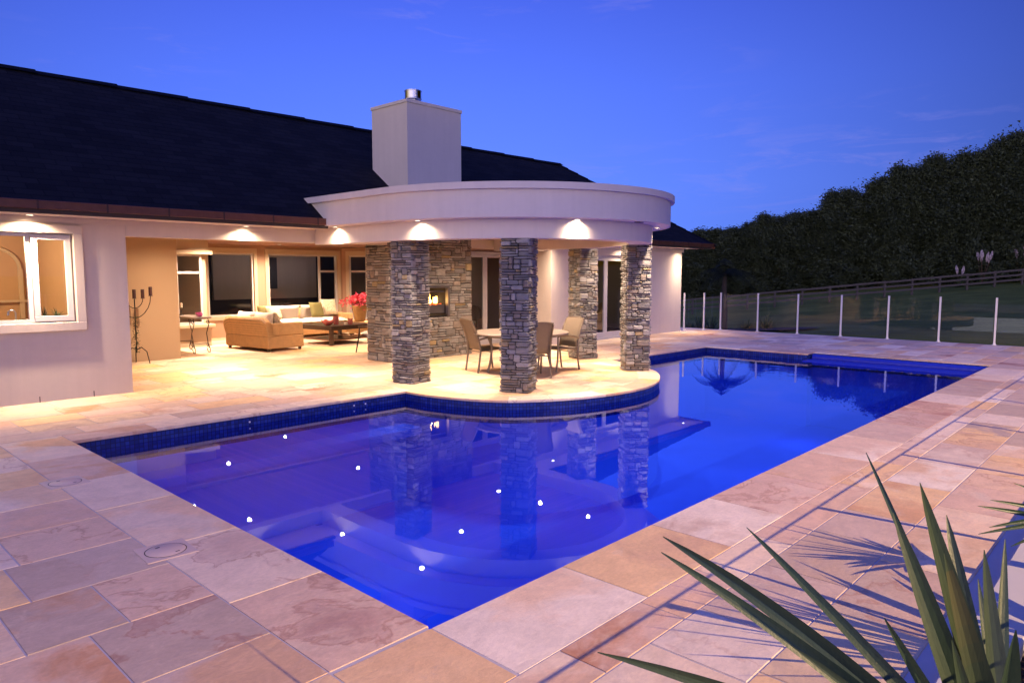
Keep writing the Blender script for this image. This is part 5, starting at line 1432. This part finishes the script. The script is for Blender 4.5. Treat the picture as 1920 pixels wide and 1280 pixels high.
# conifer shelterbelt
def conifer_meshes(seed, nclump, nleaf, ls):
    r2 = random.Random(seed); b = MB()
    for k in range(nclump):
        t = r2.random() ** .85 * .96
        R_ = (.52 * (1 - t) ** .78 + .04) * (.85 + .3 * noise.noise(Vector((t * 5, seed, 0))))
        a = r2.uniform(0, 2 * pi); rr_ = R_ * (r2.random() ** .38)
        bump = 1 + .38 * noise.noise(Vector((cos(a) * 1.7, sin(a) * 1.7, t * 5 + seed)))
        c_ = Vector((cos(a) * rr_ * bump, sin(a) * rr_ * bump, .04 + t * .93)); out = Vector((cos(a), sin(a), .55)).normalized()
        tone = max(0, min(1, r2.gauss(.36, .11))); sp_ = r2.uniform(.028, .055)
        for q in range(nleaf):
            p = c_ + Vector((r2.gauss(0, sp_), r2.gauss(0, sp_), r2.gauss(0, sp_ * .7)))
            d_ = (out + Vector((r2.gauss(0, .6), r2.gauss(0, .6), r2.gauss(.0, .4)))).normalized(); d_.z *= .5; s_ = d_.cross(Vector((r2.gauss(0, 1), r2.gauss(0, 1), r2.gauss(0, 1)))).normalized()
            L_ = ls * r2.uniform(.6, 1.5)
            b.face([p - s_ * L_ * .24, p + s_ * L_ * .24, p + d_ * L_], (max(0, min(1, tone + r2.gauss(0, .08))),) * 3)
    for k in range(5):                               # ragged leader tips
        a = r2.uniform(0, 6.28); rad = r2.uniform(0, .06); top = 1.0 - rad * 1.1 + r2.uniform(-.05, .0)
        for q in range(170):
            t = r2.random(); p = Vector((cos(a) * rad + max(-.03, min(.03, r2.gauss(0, .014 * (1.15 - t)))), sin(a) * rad + max(-.03, min(.03, r2.gauss(0, .014 * (1.15 - t)))), top - .16 * (1 - t)))
            d_ = Vector((r2.gauss(0, .7), r2.gauss(0, .7), .6)).normalized(); s_ = d_.orthogonal().normalized(); d_.z *= .5; L_ = ls * r2.uniform(.6, 1.2)
            b.face([p - s_ * L_ * .2, p + s_ * L_ * .2, p + d_ * L_], (r2.uniform(.1, .6),) * 3)
    return b
prot = []
trunk = MB(); trunk.tube([(0, 0, -.05), (.01, 0, .3), (0, .01, .6), (0, 0, .93)], [.028, .022, .014, .004], 8)
for sd in (1, 2, 3, 4):
    t = thing('conifer', (0, 0, 0), 'x', 'conifer', 0, 'shelterbelt of dark conifers')
    conifer_meshes(sd, 360, 84, .027).build('crown', M['conifer'], t); trunk.build('trunk', M['bark'], t); prot.append(t)
tops = [(1240, 442), (1270, 432), (1300, 424), (1340, 420), (1400, 408), (1450, 392), (1500, 382), (1540, 362), (1565, 350), (1600, 352), (1625, 328), (1660, 316), (1700, 297), (1740, 285), (1790, 286), (1830, 268), (1870, 255), (1905, 232), (1950, 226), (2000, 215), (2100, 200)]
def top_y(px):
    for i in range(len(tops) - 1):
        if tops[i][0] <= px <= tops[i + 1][0]:
            f_ = (px - tops[i][0]) / (tops[i + 1][0] - tops[i][0]); return 10 + tops[i][1] + f_ * (tops[i + 1][1] - tops[i][1])
    return tops[-1][1]
rt = random.Random(77); first = [True] * 4; ti = 0
def put(px, D, drop, wide, label):
    global ti
    x, y, z_ = PD(px, D); zt = 1.8 + (514.7 - (top_y(px) + drop)) / 1336 * D; H_ = zt - z_
    k = ti % 4; ti += 1
    o = prot[k] if first[k] else copy_tree(prot[k]); first[k] = False
    o.location = (x, y, z_ - .2); o.rotation_euler = (0, 0, rt.uniform(0, 6.28)); o.scale = (wide, wide, H_ / .99); o['label'] = label
D = 60; px = 2010; row = []
while px > 1245:
    row.append(px); px -= rt.uniform(25, 36)
words_ = ['first', 'second', 'third', 'fourth', 'fifth', 'sixth', 'seventh', 'eighth', 'ninth', 'tenth', 'eleventh', 'twelfth', 'thirteenth', 'fourteenth', 'fifteenth', 'sixteenth', 'seventeenth', 'eighteenth', 'nineteenth', 'twentieth',
          'twenty-first', 'twenty-second', 'twenty-third', 'twenty-fourth', 'twenty-fifth', 'twenty-sixth', 'twenty-seventh', 'twenty-eighth', 'twenty-ninth', 'thirtieth']
for i, px in enumerate(row):
    f_ = (1950 - px) / 700; D = 56 + 22 * max(0, f_) ** 1.2
    put(px, D, rt.uniform(-12, 14), rt.uniform(5.2, 7.0) * (1 + .25 * f_), 'dark conifer, %s in the front row of the shelterbelt counted from its tall right end' % words_[min(i, 29)])
px = 2030; i = 0
while px > 1235:
    f_ = (1950 - px) / 700; D = 62 + 26 * max(0, f_) ** 1.2
    put(px, D, rt.uniform(-4, 22), rt.uniform(6.5, 8.5) * (1 + .25 * f_), 'dark conifer filling the gaps behind the front row of the shelterbelt')
    px -= rt.uniform(34, 48); i += 1
